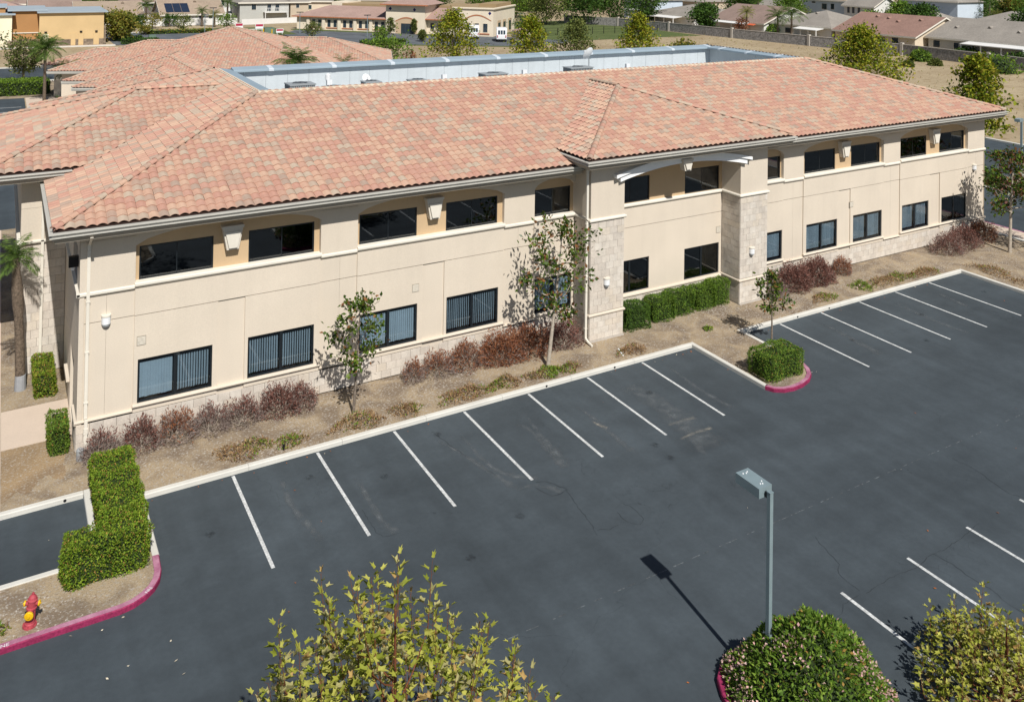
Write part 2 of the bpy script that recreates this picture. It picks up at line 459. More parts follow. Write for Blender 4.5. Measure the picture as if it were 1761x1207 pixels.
def painted(path, side, parent):
    mb = MB(); n0 = len(mb.f); mb.sweep(path, KP, side)
    k = len(KP); mb.m = []
    for i in range(len(path)-1): mb.m += [0, 0, 1, 1, 1, 0]
    mb.m += [0, 0]
    return mb.build('painted_kerb', [A['kerbred'], A['kerbpink']], parent)
painted([(-14,-4.68)] + ARC1 + [(-2.625,-3.0)], -1, kerb)
painted(ARC2[0:] + [(22.195,-3.2)], -1, kerb)
kerb_run([(48.33,-40),(48.33,40)], -1, kerb, A['kerbpink'])
for x in (11.83, 15.1, 25.7, 27.86):
    MB().lathe([(.045,0),(.045,.004)], 10, (x,-.001,.075), 'y').build('drain_hole', A['black'], kerb)
MB().lathe([(.045,0),(.045,.004)], 10, (-4.7,.949,.075), 'y').build('drain_hole', A['black'], kerb)

def text_mesh(s, size, mat, parent, M4, name='lettering'):
    cu = bpy.data.curves.new(name, 'FONT'); cu.body = s; cu.size = size; cu.extrude = 0; cu.resolution_u = 2
    ob = bpy.data.objects.new(name+'_src', cu)
    COL.objects.link(ob); dg = bpy.context.evaluated_depsgraph_get()
    me = bpy.data.meshes.new_from_object(ob.evaluated_get(dg))
    bpy.data.objects.remove(ob); bpy.data.curves.remove(cu)
    me.transform(M4); me.materials.clear(); me.materials.append(mat)
    return link(name, me, parent, None)
text_mesh('FIRE LANE', .15, A['white'], kerb, Matrix.Translation((-6.86,-4.655,.1535)))
text_mesh('FIRE', .14, A['white'], kerb, Matrix.Translation((-3.12,-4.42,.1535)) @ Matrix.Rotation(math.radians(42),4,'Z') @ Matrix.Scale(.9,4))

# painted markings on the lot
for i in range(7): sheet('stall_line', rect(i*2.743-.05, i*2.743+.05, -4.82+random.uniform(-.02,.02), -.06), .004, A['stripe'], lot)
for i in range(5): sheet('stall_line', rect(24.484+i*2.743-.05, 24.484+i*2.743+.05, -4.82, -.06), .004, A['stripe'], lot)
for i in range(7): sheet('stall_line', rect(12.77+i*2.743-.05, 12.77+i*2.743+.05, -17.8, -12.95), .004, A['stripe'], lot)
x = 3.2
while x < 34:
    l = random.uniform(.05,.4)
    sheet('faint_line', [(x,-10.06+random.uniform(-.01,.02)),(x+l,-10.06),(x+l,-10.035+random.uniform(-.01,.015)),(x,-10.03)], .004, A['chalk'], lot)
    x += l + random.uniform(.03,.42)

def stainM(name, col, amt, sc=3.0):
    m = bpy.data.materials.new(name); m.use_nodes = True
    nt = m.node_tree; N = nt.nodes; L = nt.links
    b = N['Principled BSDF']; b.inputs['Base Color'].default_value = (*col,1); b.inputs['Roughness'].default_value = .85
    b.inputs['Specular IOR Level'].default_value = .2
    at = N.new('ShaderNodeAttribute'); at.attribute_name = 'fade'
    g = N.new('ShaderNodeNewGeometry'); n = N.new('ShaderNodeTexNoise'); n.inputs['Scale'].default_value = sc; n.inputs['Detail'].default_value = 6
    L.new(g.outputs['Position'], n.inputs['Vector'])
    r = N.new('ShaderNodeMapRange'); r.inputs[1].default_value = .3; r.inputs[2].default_value = .7; r.inputs[4].default_value = amt
    L.new(n.outputs[0], r.inputs[0])
    mu = N.new('ShaderNodeMath'); mu.operation = 'MULTIPLY'; L.new(r.outputs[0], mu.inputs[0]); L.new(at.outputs['Fac'], mu.inputs[1])
    t = N.new('ShaderNodeBsdfTransparent'); ms = N.new('ShaderNodeMixShader')
    L.new(mu.outputs[0], ms.inputs[0]); L.new(t.outputs[0], ms.inputs[1]); L.new(b.outputs[0], ms.inputs[2])
    L.new(ms.outputs[0], N['Material Output'].inputs['Surface'])
    return m
A['washed'] = stainM('washed_track', (.125,.14,.15), .85)
A['dusty'] = stainM('dusty_mark', (.30,.28,.24), .85, 6)
A['oily'] = stainM('oil_mark', (.02,.022,.024), .5, 9)
def smoothpath(pts, n=6):
    out = []
    P_ = [Vector(p) for p in pts]; P_ = [P_[0]*2-P_[1]] + P_ + [P_[-1]*2-P_[-2]]
    for i in range(1, len(P_)-2):
        for k in range(n):
            t = k/n; a,b,c,d = P_[i-1:i+3]
            out.append(.5*((2*b)+(c-a)*t+(2*a-5*b+4*c-d)*t*t+(3*b-a-3*c+d)*t**3))
    out.append(P_[-2]); return out
def mark(name, pts, w0, w1, mat, z, parent):
    P_ = smoothpath(pts); n = len(P_); V = []; F = []; fade = []
    for i, q in enumerate(P_):
        d = (P_[min(i+1,n-1)]-P_[max(i-1,0)]).normalized(); nn = Vector((-d.y,d.x)); t = i/(n-1)
        w = (w0+(w1-w0)*t)*(1+.25*math.sin(i*1.7))
        for k in range(5):
            o = (k/4-.5)*w
            V.append((q.x+nn.x*o, q.y+nn.y*o, z)); fade.append((0,.7,1,.7,0)[k]*min(1,6*t,8*(1-t)+.3))
    for i in range(n-1):
        for k in range(4): F.append((i*5+k, i*5+k+1, (i+1)*5+k+1, (i+1)*5+k))
    o = mesh_np(name, V, F, mat, None, parent)
    at = o.data.attributes.new('fade', 'FLOAT', 'POINT'); at.data.foreach_set('value', np.array(fade, dtype=np.float32))
    return o
CRACKS = [[(13.94,-11.07),(13.76,-11.63),(13.63,-12.19),(13.31,-12.41),(13.22,-12.85),(13.25,-13.15)],[(13.11,-13.26),(12.47,-13.27),(12.16,-13.45),(11.72,-13.47)],[(18.74,-13.03),(17.9,-13.14),(16.68,-13.24),(16.17,-13.17),(15.34,-13.33),(14.52,-13.23),(13.94,-13.25),(13.33,-13.29)],[(16.32,-13.2),(16.38,-13.71),(16.31,-14.27),(16.38,-14.79),(16.26,-15.28),(16.28,-15.74)],[(21.26,-10.54),(21.31,-11.45),(21.1,-12.17),(21.01,-12.66),(21.21,-12.96)],[(8.27,-4.96),(8.56,-5.05),(8.75,-5.43),(8.94,-5.74),(8.65,-5.85),(8.34,-5.79),(8.18,-5.53),(8.11,-5.22)],[(8.9,-5.72),(8.7,-6.78),(8.62,-7.48),(8.47,-7.98)],[(9.68,-7.26),(10.0,-7.12),(10.17,-7.47),(10.13,-8.07),(9.84,-8.21),(9.58,-7.89),(9.61,-7.41)],[(8.62,-7.78),(8.94,-7.95),(9.28,-7.9)],[(6.65,-.69),(6.84,-1.95),(7.14,-3.19),(7.33,-4.1)],[(2.99,-3.65),(2.96,-4.83),(3.08,-5.07),(3.51,-5.14)]]
for ci, c in enumerate(CRACKS):
    q = [Vector(p) for p in c]; pts = []
    for a, b in zip(q[:-1], q[1:]):
        n = max(2, int((b-a).length/.12))
        for k in range(n): pts.append(a+(b-a)*k/n + Vector((random.uniform(-.025,.025), random.uniform(-.025,.025))))
    pts.append(q[-1])
    V = []; F = []
    for i, p in enumerate(pts):
        d = (pts[min(i+1,len(pts)-1)]-pts[max(i-1,0)]).normalized(); w = (.007 if ci not in (5,) else .012)*random.uniform(.35,1.2)
        V += [(p.x-d.y*w, p.y+d.x*w, .0045), (p.x+d.y*w, p.y-d.x*w, .0045)]
    F = [(2*i, 2*i+1, 2*i+3, 2*i+2) for i in range(len(pts)-1)]
    mesh_np('crack', V, F, A['crack'], None, lot)
TRACKS = [[(6.57,-1.24),(6.96,-2.56),(7.33,-4.1),(7.54,-4.91)],[(7.43,-1.29),(7.41,-3.34),(7.75,-4.26),(8.47,-4.79)],[(9.51,-1.56),(9.7,-2.36),(9.58,-3.45),(9.51,-4.26),(9.49,-4.78)],[(10.12,-1.35),(9.83,-2.76),(9.74,-3.77),(9.56,-4.74)],[(12.05,-1.65),(12.13,-2.98),(12.04,-4.46),(12.1,-5.14)],[(3.38,-2.0),(3.33,-3.33),(3.31,-4.67),(3.55,-5.04)],[(7.48,-5.01),(8.11,-5.08),(8.56,-5.46),(8.68,-5.8)],[(14.78,-3.13),(14.62,-4.34),(14.34,-5.39),(14.07,-6.37)],[(26.3,-.9),(26.1,-2.6),(25.9,-4.3)],[(31.4,-1.0),(31.2,-3.2),(31.3,-4.8)],[(1.3,-.9),(1.2,-2.5),(1.5,-4.4)],[(34.5,-1.2),(34.2,-3.0)],[(17.2,-.8),(17.0,-2.9),(17.1,-4.6)]]
for i, t in enumerate(TRACKS): mark('washed_track', t, .16+.02*(i%3), .55 if i in (3,8) else .34, A['washed'], .0025+.00012*i, lot)
for i, t in enumerate([[(14.17,-4.36),(14.72,-4.35),(15.43,-4.41)],[(13.93,-5.25),(14.73,-5.18),(15.45,-5.23)],[(11.96,-2.8),(12.03,-3.19),(12.17,-3.46)]]): mark('dust_mark', t, .12, .22, A['dusty'], .0049+.0001*i, lot)
mark('dust_mark', [(14.6,-1.2),(14.9,-3.0),(14.6,-6.2)], .8, 1.5, A['washed'], .0052, lot)
for i, (x, y) in enumerate([(6.73,-.99),(12.96,-5.13),(12.91,-5.97),(6.97,-6.18),(4.85,-7.09),(28.9,-4.4),(2.1,-1.3),(-1.2,-2.6),(4.2,-2.4),(15.1,-2.2),(26.0,-2.8),(31.3,-2.5),(36.8,-2.2)]):
    mark('oil_mark', [(x-.13,y-.06),(x,y+.02),(x+.13,y+.06)], .34, .28, A['oily'], .0055+.0001*i, lot)

# fallen leaves and scraps of paper lying about
LIT = [(-4.26,-6.64),(-3.8,-6.48),(-2.81,-6.85),(-2.72,-7.34),(-2.82,-6.16),(-4.9,-4.84),(-3.72,-4.8),(-4.22,-5.01),(19.14,-10.15),(19.72,-13.02),(15.07,-14.08),(7.27,-13.18),(17.07,-12.51),(-2.42,-.2),(-5.2,-.72),(.35,-5.7),(1.6,-6.8),(22.8,-8.1),(36.5,-3.4),(19.0,-.15),(18.9,-.3)]
A['leafdead'] = M('dead_leaf', srgb(190,110,50,.7), .8, .3, 20); A['scrap'] = M('paper_scrap', srgb(226,214,190,.8), .8, .1, 20)
V = []; F = []; mi = []
extra = [(random.uniform(-2,38), random.uniform(-.35,-.03)) for _ in range(45)] + [(random.uniform(-4,30), random.uniform(-13,-1)) for _ in range(10)]
for i, (x, y) in enumerate(LIT + extra):
    s = random.uniform(.028,.05) if i < len(LIT) else random.uniform(.02,.04); a = random.uniform(0,6.28); o = len(V)
    for k, r in enumerate((1,.55,1.1,.5)):
        t = a+k*PI/2; V.append((x+s*r*math.cos(t), y+s*r*math.sin(t), .012+random.uniform(0,.03)))
    F.append((o,o+1,o+2,o+3)); mi.append(1 if (i < 9 or i % 7 == 0) else 0)
tag(mesh_np('leaf_litter', V, F, [A['leafdead'], A['scrap']], mi), 'dead leaves and paper scraps lying about on the dark asphalt', 'litter', None, 'stuff')

# pale stone chips and mulch on the bed
def inside(x, y):
    if y > 3.3 or (15.3 < x < 17.3 and y > 2.15) or (24.1 < x < 26.1 and y > 2.15): return x > 46.2 or (x < -4.5 and y < 4.6 and x > -6.3)
    if y > .22 and -4.0 < x < 46.3: return True
    if 19.45 < x < 22.0 and -4.3 < y <= .22: return True
    if -9 < x < -2.9 and -4.45 < y < -2.5: return True
    if -4.0 < x < -2.85 and -3 < y < .4: return True
    if x > 38.55 and x < 46.3 and y > -14: return True
    return False
n = 0; V = []; F = []; mi = []
pat = [(random.uniform(-8,46), random.uniform(-6,3.3), random.uniform(.4,1.3)) for _ in range(120)]
while n < 11000:
    if random.random() < .82:
        p = random.choice(pat); x = random.gauss(p[0], p[2]); y = random.gauss(p[1], p[2]*.5)
    else: x = random.uniform(-9,46); y = random.uniform(-6,3.3)
    if not inside(x, y): continue
    s = random.uniform(.010,.034); a = random.uniform(0,6.28); o = len(V); hz = .122
    for k in range(3):
        t = a+k*2.09+random.uniform(-.4,.4); V.append((x+s*math.cos(t)*1.5, y+s*math.sin(t)*.9, hz))
    V.append((x, y, hz+s*.6))
    F += [(o,o+1,o+3),(o+1,o+2,o+3),(o+2,o,o+3)]; k = int(random.random() < .35); mi += [k]*3; n += 1
A['chip2'] = M('wood_mulch', srgb(146,124,100,.7), .9, .3, 9)
tag(mesh_np('gravel_mulch', V, F, [A['chip'], A['chip2']], mi), 'pale stone chips and mulch strewn over the planting bed', 'gravel', None, 'stuff')

# ================================================================== roof tiles
TCOL = [srgb(227,185,160,.64), srgb(231,193,167,.64), srgb(223,179,156,.64), srgb(218,168,148,.64), srgb(221,173,153,.64),
        srgb(212,189,168,.64), srgb(217,196,174,.64), srgb(200,175,157,.64), srgb(208,177,157,.64)]
TW = [.18,.14,.14,.13,.13,.10,.07,.055,.055]
TM = [M('clay_tile_%s' % n, c, .88, .06, 5, fine=.05, fscale=30, spec=.2) for n, c in zip('abcdefghi', TCOL)]
EDGE = M('raw_tile_edge', (.40,.235,.175), .9, .1, 6)
TILE_W, TILE_E = .315, .355
def tprof(n):
    if n == 8:
        u = np.linspace(0,1,9); hh = .068*np.sin(PI*u)
    else:
        u = np.linspace(0,1,5); hh = .068*np.sin(PI*u)
    return u, hh
def tile_faces(n):
    r = n+1
    return [(k, k+1, r+k+1, r+k) for k in range(n)] + [(2*r+k, 2*r+k+1, 3*r+k+1, 3*r+k) for k in range(n)]
def tile_verts(n, lift=.028, drop=.034):
    u, hh = tprof(n); u = u*TILE_W
    a = np.stack([u, np.zeros_like(u), hh+lift-drop],1); b = np.stack([u, np.zeros_like(u), hh+lift],1)
    c = np.stack([u, np.full_like(u, TILE_E+.01), hh],1)
    return np.concatenate([a,b,b,c])
def clip(poly, P_):                                   # polygon of (u,v,h) against convex P_ (ccw)
    for (a, b) in zip(P_, P_[1:]+P_[:1]):
        ex, ey = b[0]-a[0], b[1]-a[1]; out = []
        if not poly: return []
        sd = [ex*(p[1]-a[1])-ey*(p[0]-a[0]) for p in poly]
        for i, p in enumerate(poly):
            q = poly[i-1]; si, sq = sd[i], sd[i-1]
            if (si >= 0) != (sq >= 0):
                t = sq/(sq-si); out.append(tuple(q[k]+(p[k]-q[k])*t for k in range(3)))
            if si >= 0: out.append(p)
        poly = out
    return poly
NEAR = []
def tile_slope(O, U, Vh, k, plan, parent, nseg=8, near=False, name='roof_tiles'):
    """O eave origin, U along the eave, Vh level direction up the slope, k rise per run, plan: (u, run) corners ccw"""
    O = np.array(O, float); U = np.array([*U,0.]); c = 1/math.hypot(1,k); S = np.array([Vh[0]*c, Vh[1]*c, k*c]); N = np.cross(U,S)
    if N[2] < 0: N = -N
    P_ = [(u, r/c) for u, r in plan]
    umin = min(p[0] for p in P_); umax = max(p[0] for p in P_); vmax = max(p[1] for p in P_)
    ni = int(math.ceil((umax-umin)/TILE_W)); nj = int(math.ceil(vmax/TILE_E))
    u0 = umin
    tv = tile_verts(nseg); tv0 = tile_verts(nseg, drop=.016); fs = np.array(tile_faces(nseg)); r = nseg+1
    full = []; V = []; F4 = []; m4 = []; cutV = []; cutF = []; cutM = []
    def ins(x, y): return all((b[0]-a[0])*(y-a[1])-(b[1]-a[1])*(x-a[0]) >= -1e-6 for a, b in zip(P_, P_[1:]+P_[:1]))
    for j in range(nj):
        last = None
        for i in range(ni):
            ua, va = u0+i*TILE_W, j*TILE_E
            cs = [ins(x, y) for x, y in ((ua,va),(ua+TILE_W,va),(ua,va+TILE_E),(ua+TILE_W,va+TILE_E))]
            if not any(cs) and not ins(ua+TILE_W/2, va+TILE_E/2): last = None; continue
            col = last if (last is not None and random.random() < .10) else random.choices(range(9), TW)[0]
            last = col
            if all(cs): full.append((ua, va, col))
            else:
                off = (tv if j else tv0) + np.array([ua,va,0])
                for fi, f in enumerate(fs):
                    q = clip([tuple(off[x]) for x in f], P_)
                    if len(q) >= 3:
                        o = len(cutV); cutV += [O+U*p[0]+S*p[1]+N*p[2] for p in q]; cutF.append(tuple(range(o,o+len(q)))); cutM.append(9 if fi < nseg else col)
    if near:
        for (ua, va, col) in full:
            ctr = O+U*(ua+.15)+S*(va+.17)
            NEAR.append([float(np.linalg.norm(ctr-np.array(CAM))), O+U*ua+S*va, U, S, N, col, va < .01])
        start = len(NEAR)-len(full)
        return dict(full=full, O=O, U=U, S=S, N=N, cut=(cutV,cutF,cutM), start=start, parent=parent, nseg=nseg, name=name)
    return finish_slope(dict(full=full, O=O, U=U, S=S, N=N, cut=(cutV,cutF,cutM), start=None, parent=parent, nseg=nseg, name=name), set())
def finish_slope(d, taken):
    tvs = tile_verts(d['nseg']); tv0 = tile_verts(d['nseg'], drop=.016); fs = np.array(tile_faces(d['nseg']))
    V = []; F = []; mi = []; nv = 0
    for q, (ua, va, col) in enumerate(d['full']):
        if d['start'] is not None and d['start']+q in taken: continue
        tv = tv0 if va < .01 else tvs
        t = tv + np.array([ua, va, random.uniform(-.004,.005)])
        t[:,0] += random.uniform(-.006,.006)
        V.append(t); F.append(fs+nv); nv += len(tv); mi += [9]*d['nseg']+[col]*d['nseg']
    if V:
        V = np.concatenate(V); W = d['O']+V[:,:1]*d['U']+V[:,1:2]*d['S']+V[:,2:3]*d['N']
        o = mesh_np(d['name'], W, np.concatenate(F), TM+[EDGE], mi, d['parent'], smooth=True); o['kind'] = 'stuff'
    cv, cf, cm = d['cut']
    if cf:
        mb = MB(); mb.v = [tuple(p) for p in cv]; mb.f = cf; mb.m = cm
        o = mb.build('cut_tiles', TM+[EDGE], d['parent'], fix=False); o['kind'] = 'stuff'
CAPM = []
for i in range(9):
    mb = MB(); n = 8; L_ = .40
    vs = []
    for x, rr in ((0,.135),(L_,.112)):
        for k in range(n+1):
            t = PI*k/n; vs.append((x, rr*math.cos(t), rr*math.sin(t)*.8))
    for x, rr in ((0,.115),):
        for k in range(n+1):
            t = PI*k/n; vs.append((x, rr*math.cos(t), rr*math.sin(t)*.8-.01))
    r = n+1
    mb.add(vs, [(k,k+1,r+k+1,r+k) for k in range(n)] + [(2*r+k,2*r+k+1,k+1,k) for k in range(n)])
    me = bpy.data.meshes.new('ridge_tile'); me.from_pydata(mb.v, [], mb.f); me.materials.append(TM[i]); me.update(); CAPM.append(me)
def frame_matrix(o, x, up):
    x = np.array(x)/np.linalg.norm(x); y = np.cross(up, x); y /= np.linalg.norm(y); z = np.cross(x, y)
    return Matrix(((x[0],y[0],z[0],o[0]),(x[1],y[1],z[1],o[1]),(x[2],y[2],z[2],o[2]),(0,0,0,1)))
def ridge_caps(P0, Q0, parent, lift=.07, sp=.335, stuff=False):
    P0 = np.array(P0,float); Q0 = np.array(Q0,float); d = Q0-P0; L_ = np.linalg.norm(d); n = int(L_/sp)
    off = np.array(WLOC.get(parent.name,(0,0,0)))
    acc = MB()
    for i in range(n):
        p = P0+d*(i*sp/L_)+np.array([0,0,lift+random.uniform(-.006,.006)]); t = d/L_+np.array([0,0,-.03])
        mi = random.choices(range(9), [.08,.08,.1,.12,.1,.16,.16,.1,.1])[0]
        mx = frame_matrix(p-off, t, np.array([0,0,1.]))
        if stuff:
            acc.add([tuple(mx @ v.co + Vector(off)) for v in CAPM[mi].vertices], [tuple(f.vertices) for f in CAPM[mi].polygons], mi)
        else:
            o = bpy.data.objects.new('ridge_tile', CAPM[mi]); COL.objects.link(o); o.parent = parent; o.matrix_local = mx
    if stuff and acc.v: acc.build('ridge_tiles', TM, parent, fix=False)['kind'] = 'stuff'

# ================================================================== the office building
CX = 20.88
office = thing('office_building', 'two storey cream stucco office building with clay tile roof and arched entrance bay', 'building', (CX, 15.4, 0))
roof = MB()                                            # decks under the tiles
EY, EX0, EX1, EZ, K = 2.62, -5.1, 46.86, 7.70, .315
WY0, WX0, WX1, WZ = 11.12, 3.40, 38.36, 10.3775
CY = 15.5
BY = 2*CY-EY
roof.poly([(EX0,EY,EZ-.03),(EX1,EY,EZ-.03),(WX1,WY0,WZ-.03),(WX0,WY0,WZ-.03)])
roof.poly([(EX0,BY,EZ-.03),(EX0,EY,EZ-.03),(WX0,WY0,WZ-.03),(WX0,BY-8.5,WZ-.03)])
roof.poly([(EX1,EY,EZ-.03),(EX1,BY,EZ-.03),(WX1,BY-8.5,WZ-.03),(WX1,WY0,WZ-.03)])
roof.poly([(EX1,BY,EZ-.03),(EX0,BY,EZ-.03),(WX0,BY-8.5,WZ-.03),(WX1,BY-8.5,WZ-.03)])
AZ, AX0, AX1, AY = 8.12, 14.76, 27.0, 1.50            # entrance bay roof
APY = AY+6.12; APZ = AZ+6.12*K; RE = EY+(APZ-EZ)/K; VE = EY+(AZ-EZ)/K
roof.poly([(AX0,AY,AZ-.03),(AX1,AY,AZ-.03),(CX,APY,APZ-.03)])
roof.poly([(AX0,VE,AZ-.03),(AX0,AY,AZ-.03),(CX,APY,APZ-.03),(CX,RE,APZ-.03)])
roof.poly([(AX1,AY,AZ-.03),(AX1,VE,AZ-.03),(CX,RE,APZ-.03),(CX,APY,APZ-.03)])
LZ, LR = 8.17, 6.2                                     # side wing roof: ridge along x at y = CY
LY0, LY1, LX0 = CY-LR, CY+LR, -1.17-LR
LPZ = LZ+LR*K; LRE = EX0+(LPZ-EZ)/K; LVE = EX0+(LZ-EZ)/K
roof.poly([(LX0,LY0,LZ-.03),(LVE,LY0,LZ-.03),(LRE,CY,LPZ-.03),(LX0+LR,CY,LPZ-.03)])
roof.poly([(LX0,LY1,LZ-.03),(LX0,LY0,LZ-.03),(LX0+LR,CY,LPZ-.03)])
roof.poly([(LVE,LY1,LZ-.03),(LX0,LY1,LZ-.03),(LX0+LR,CY,LPZ-.03),(LRE,CY,LPZ-.03)])
roofo = roof.build('roof', A['deck'], office, fix=False)
SL = []
run = WY0-EY
SL.append(tile_slope((EX0,EY,EZ),(1,0),(0,1),K,[(0,0),(EX1-EX0,0),(WX1-EX0,run),(WX0-EX0,run)],roofo,8,True))
SL.append(tile_slope((EX0,BY,EZ),(0,-1),(1,0),K,[(0,0),(BY-EY,0),(BY-WY0,run),(8.5,run)],roofo,8,True))
SL.append(tile_slope((EX1,EY,EZ),(0,1),(-1,0),K,[(0,0),(BY-EY,0),(BY-EY-8.5,run),(run,run)],roofo,4))
SL.append(tile_slope((AX0,AY,AZ),(1,0),(0,1),K,[(0,0),(AX1-AX0,0),(6.12,6.12)],roofo,8,True))
SL.append(tile_slope((AX0,VE,AZ),(0,-1),(1,0),K,[(0,0),(VE-AY,0),(VE-APY,6.12),(VE-RE,6.12)],roofo,8,True))
SL.append(tile_slope((AX1,AY,AZ),(0,1),(-1,0),K,[(0,0),(VE-AY,0),(RE-AY,6.12),(APY-AY,6.12)],roofo,4))
SL.append(tile_slope((LX0,LY0,LZ),(1,0),(0,1),K,[(0,0),(LVE-LX0,0),(LRE-LX0,LR),(LR,LR)],roofo,8,True))
SL.append(tile_slope((LX0,LY1,LZ),(0,-1),(1,0),K,[(0,0),(2*LR,0),(LR,LR)],roofo,8,True))
SL.append(tile_slope((LVE,LY1,LZ),(-1,0),(0,-1),K,[(0,0),(LVE-LX0,0),(LVE-LX0-LR,LR),(LVE-LRE,LR)],roofo,4))
order = sorted(range(len(NEAR)), key=lambda i: NEAR[i][0] + (0 if NEAR[i][3][1] > .1 or NEAR[i][3][0] > .1 else 99))
taken = set(order[:300])
TMESH = []
for i in range(9):
    me = bpy.data.meshes.new('roof_tile'); me.from_pydata(tile_verts(8).tolist(), [], tile_faces(8)); me.materials.append(TM[i]); me.materials.append(EDGE); me.polygons.foreach_set('material_index', [1]*8+[0]*8); me.polygons.foreach_set('use_smooth', [True]*len(me.polygons)); me.update(); TMESH.append(me)
TMESH0 = []
for i in range(9):
    me = bpy.data.meshes.new('roof_tile'); me.from_pydata(tile_verts(8, drop=.016).tolist(), [], tile_faces(8)); me.materials.append(TM[i]); me.materials.append(EDGE); me.polygons.foreach_set('material_index', [1]*8+[0]*8); me.polygons.foreach_set('use_smooth', [True]*len(me.polygons)); me.update(); TMESH0.append(me)
_off = np.array(WLOC[roofo.name])
for i in sorted(taken):
    _, p, U, S, N, col, _x = NEAR[i]
    q = p - _off + N*random.uniform(-.004,.005) + U*random.uniform(-.006,.006)
    o = bpy.data.objects.new('roof_tile', (TMESH0 if _x else TMESH)[col]); COL.objects.link(o); o.parent = roofo
    o.matrix_local = Matrix(((U[0],S[0],N[0],q[0]),(U[1],S[1],N[1],q[1]),(U[2],S[2],N[2],q[2]),(0,0,0,1)))
for d in SL:
    if d: finish_slope(d, taken)
ridge_caps((EX0,EY,EZ),(WX0,WY0,WZ),roofo); ridge_caps((EX1,EY,EZ),(WX1,WY0,WZ),roofo)
ridge_caps((AX0,AY,AZ),(CX,APY,APZ),roofo); ridge_caps((AX1,AY,AZ),(CX,APY,APZ),roofo); ridge_caps((CX,APY,APZ),(CX,RE,APZ),roofo)
ridge_caps((LX0,LY0,LZ),(LX0+LR,CY,LPZ),roofo); ridge_caps((LX0,LY1,LZ),(LX0+LR,CY,LPZ),roofo); ridge_caps((LX0+LR,CY,LPZ),(LRE,CY,LPZ),roofo)
ridge_caps((EX0,BY,EZ),(WX0,BY-8.5,WZ),roofo)
ridge_caps((EX1,BY,EZ),(WX1,BY-8.5,WZ),roofo, stuff=True)

# closing strip under the first course, gutter and cornice
def eave(path, ez, name='cornice'):
    MB().sweep(path, [(-.14,ez-.09),(-.14,ez+.02),(-.11,ez+.02),(-.11,ez-.09)], 1).build('tile_closure', A['deck'], office)
    g = MB().sweep(path, [(-.16,ez-.06),(.10,ez-.06),(.13,ez-.063),(.13,ez-.105),(.04,ez-.115),(.04,ez-.185),(.105,ez-.195),(.105,ez-.225),(.03,ez-.235),(-.16,ez-.235)], 1)
    g.build('gutter', A['gutter'], office)
    f = MB().sweep(path, [(.02,ez-.238),(.02,ez-.31),(-.03,ez-.33),(-.06,ez-.42),(-1.04,ez-.42),(-1.04,ez-.238)], 1)
    f.build(name, A['fascia'], office)
eave([(EX0,LY0+1.2),(EX0,EY),(15.25,EY)], EZ)
eave([(26.5,EY),(EX1,EY),(EX1,BY),(EX0,BY),(EX0,LY1-1.2)], EZ)
eave([(AX0,VE+.1),(AX0,AY),(AX1,AY),(AX1,VE+.1)], AZ)
eave([(LVE-.9,LY1),(LX0,LY1),(LX0,LY0),(LVE-.55,LY0)], LZ)
MB().box(LVE-.5,LVE+.55,LY0+.03,LY0+.07,LZ-.2,LZ-.04).build('end_flashing', A['trim'], office)

# roof well with metal parapet
wb = MB(); wy1 = 19.62
wb.box(WX0+.1,WX1-.1,WY0+.1,wy1-.05,8.6,8.7); wb.build('well_floor', A['rooffelt'], office)
def cap(mb, x0, x1, y0, y1, m=0): mb.box(x0,x1,y0,y1,WZ-.06,WZ+.05,m)
mb = MB(); mb.box(WX0-.14,WX1+.14,WY0-.14,WY0+.16,WZ-.05,WZ+.045); mb.build('well_front_cap', A['wellcap'], office)
mb = MB(); mb.box(WX0-.14,WX0+.10,WY0+.165,wy1+.3,WZ-.05,WZ+.045); mb.build('well_side_cap', A['wellcap'], office)
mb = MB(); mb.prism_y([(WX0+.105,WZ-.1),(WX0+.105,WZ+.03),(WX0+.72,WZ-.06),(WX0+.72,WZ-.12)], WY0+.17, wy1+.3); mb.build('well_side_cap', A['metalcap'], office)
mb = MB(); mb.prism_x([(wy1-.42,WZ-.16),(wy1-.42,WZ-.07),(wy1-.36,WZ-.04),(wy1+.3,WZ+.06),(wy1+.3,WZ-.16)], WX0+.73, WX1+.2); mb.build('well_back_cap', A['metalcap'], office)
mb = MB(); mb.prism_y([(WX1-.62,WZ-.16),(WX1-.62,WZ-.06),(WX1+.2,WZ+.055),(WX1+.2,WZ-.16)], WY0+.17, wy1-.43); mb.build('well_side_cap', A['metalcap'], office)
nst = 10
for i in range(nst):
    x = WX0+2.6+i*3.55
    MB().prism_x([(wy1-.435,WZ-.165),(wy1-.435,WZ-.065),(wy1-.365,WZ-.028),(wy1+.305,WZ+.072),(wy1+.305,WZ-.165)], x, x+.26).build('cap_strap', A['strap'], office)
for i in range(3):
    y = WY0+1.6+i*2.6
    MB().prism_y([(WX1-.63,WZ-.165),(WX1-.63,WZ-.052),(WX1+.205,WZ+.066),(WX1+.205,WZ-.165)], y, y+.22).build('cap_strap', A['strap'], office)
npn = 29; pw = (WX1-WX0-.2)/npn
for i in range(npn):
    x = WX0+.1+i*pw
    MB().box(x+.006,x+pw-.006,wy1-.16,wy1-.10,8.7,WZ-.17).build('well_panel', A['metal'], office)
for i in range(7):
    y = WY0+.2+i*1.2
    MB().box(WX1-.16,WX1-.10,y+.006,min(y+1.194,wy1-.17),8.7,WZ-.17).build('well_panel', A['metal'], office)
MB().box(WX0+.13,WX0+.18,WY0+.2,wy1-.17,8.7,WZ-.13).build('well_panel', A['metal'], office)
MB().box(WX0+.2,WX1-.2,WY0+.165,WY0+.2,8.7,WZ-.06).build('well_panel', A['metal'], office)

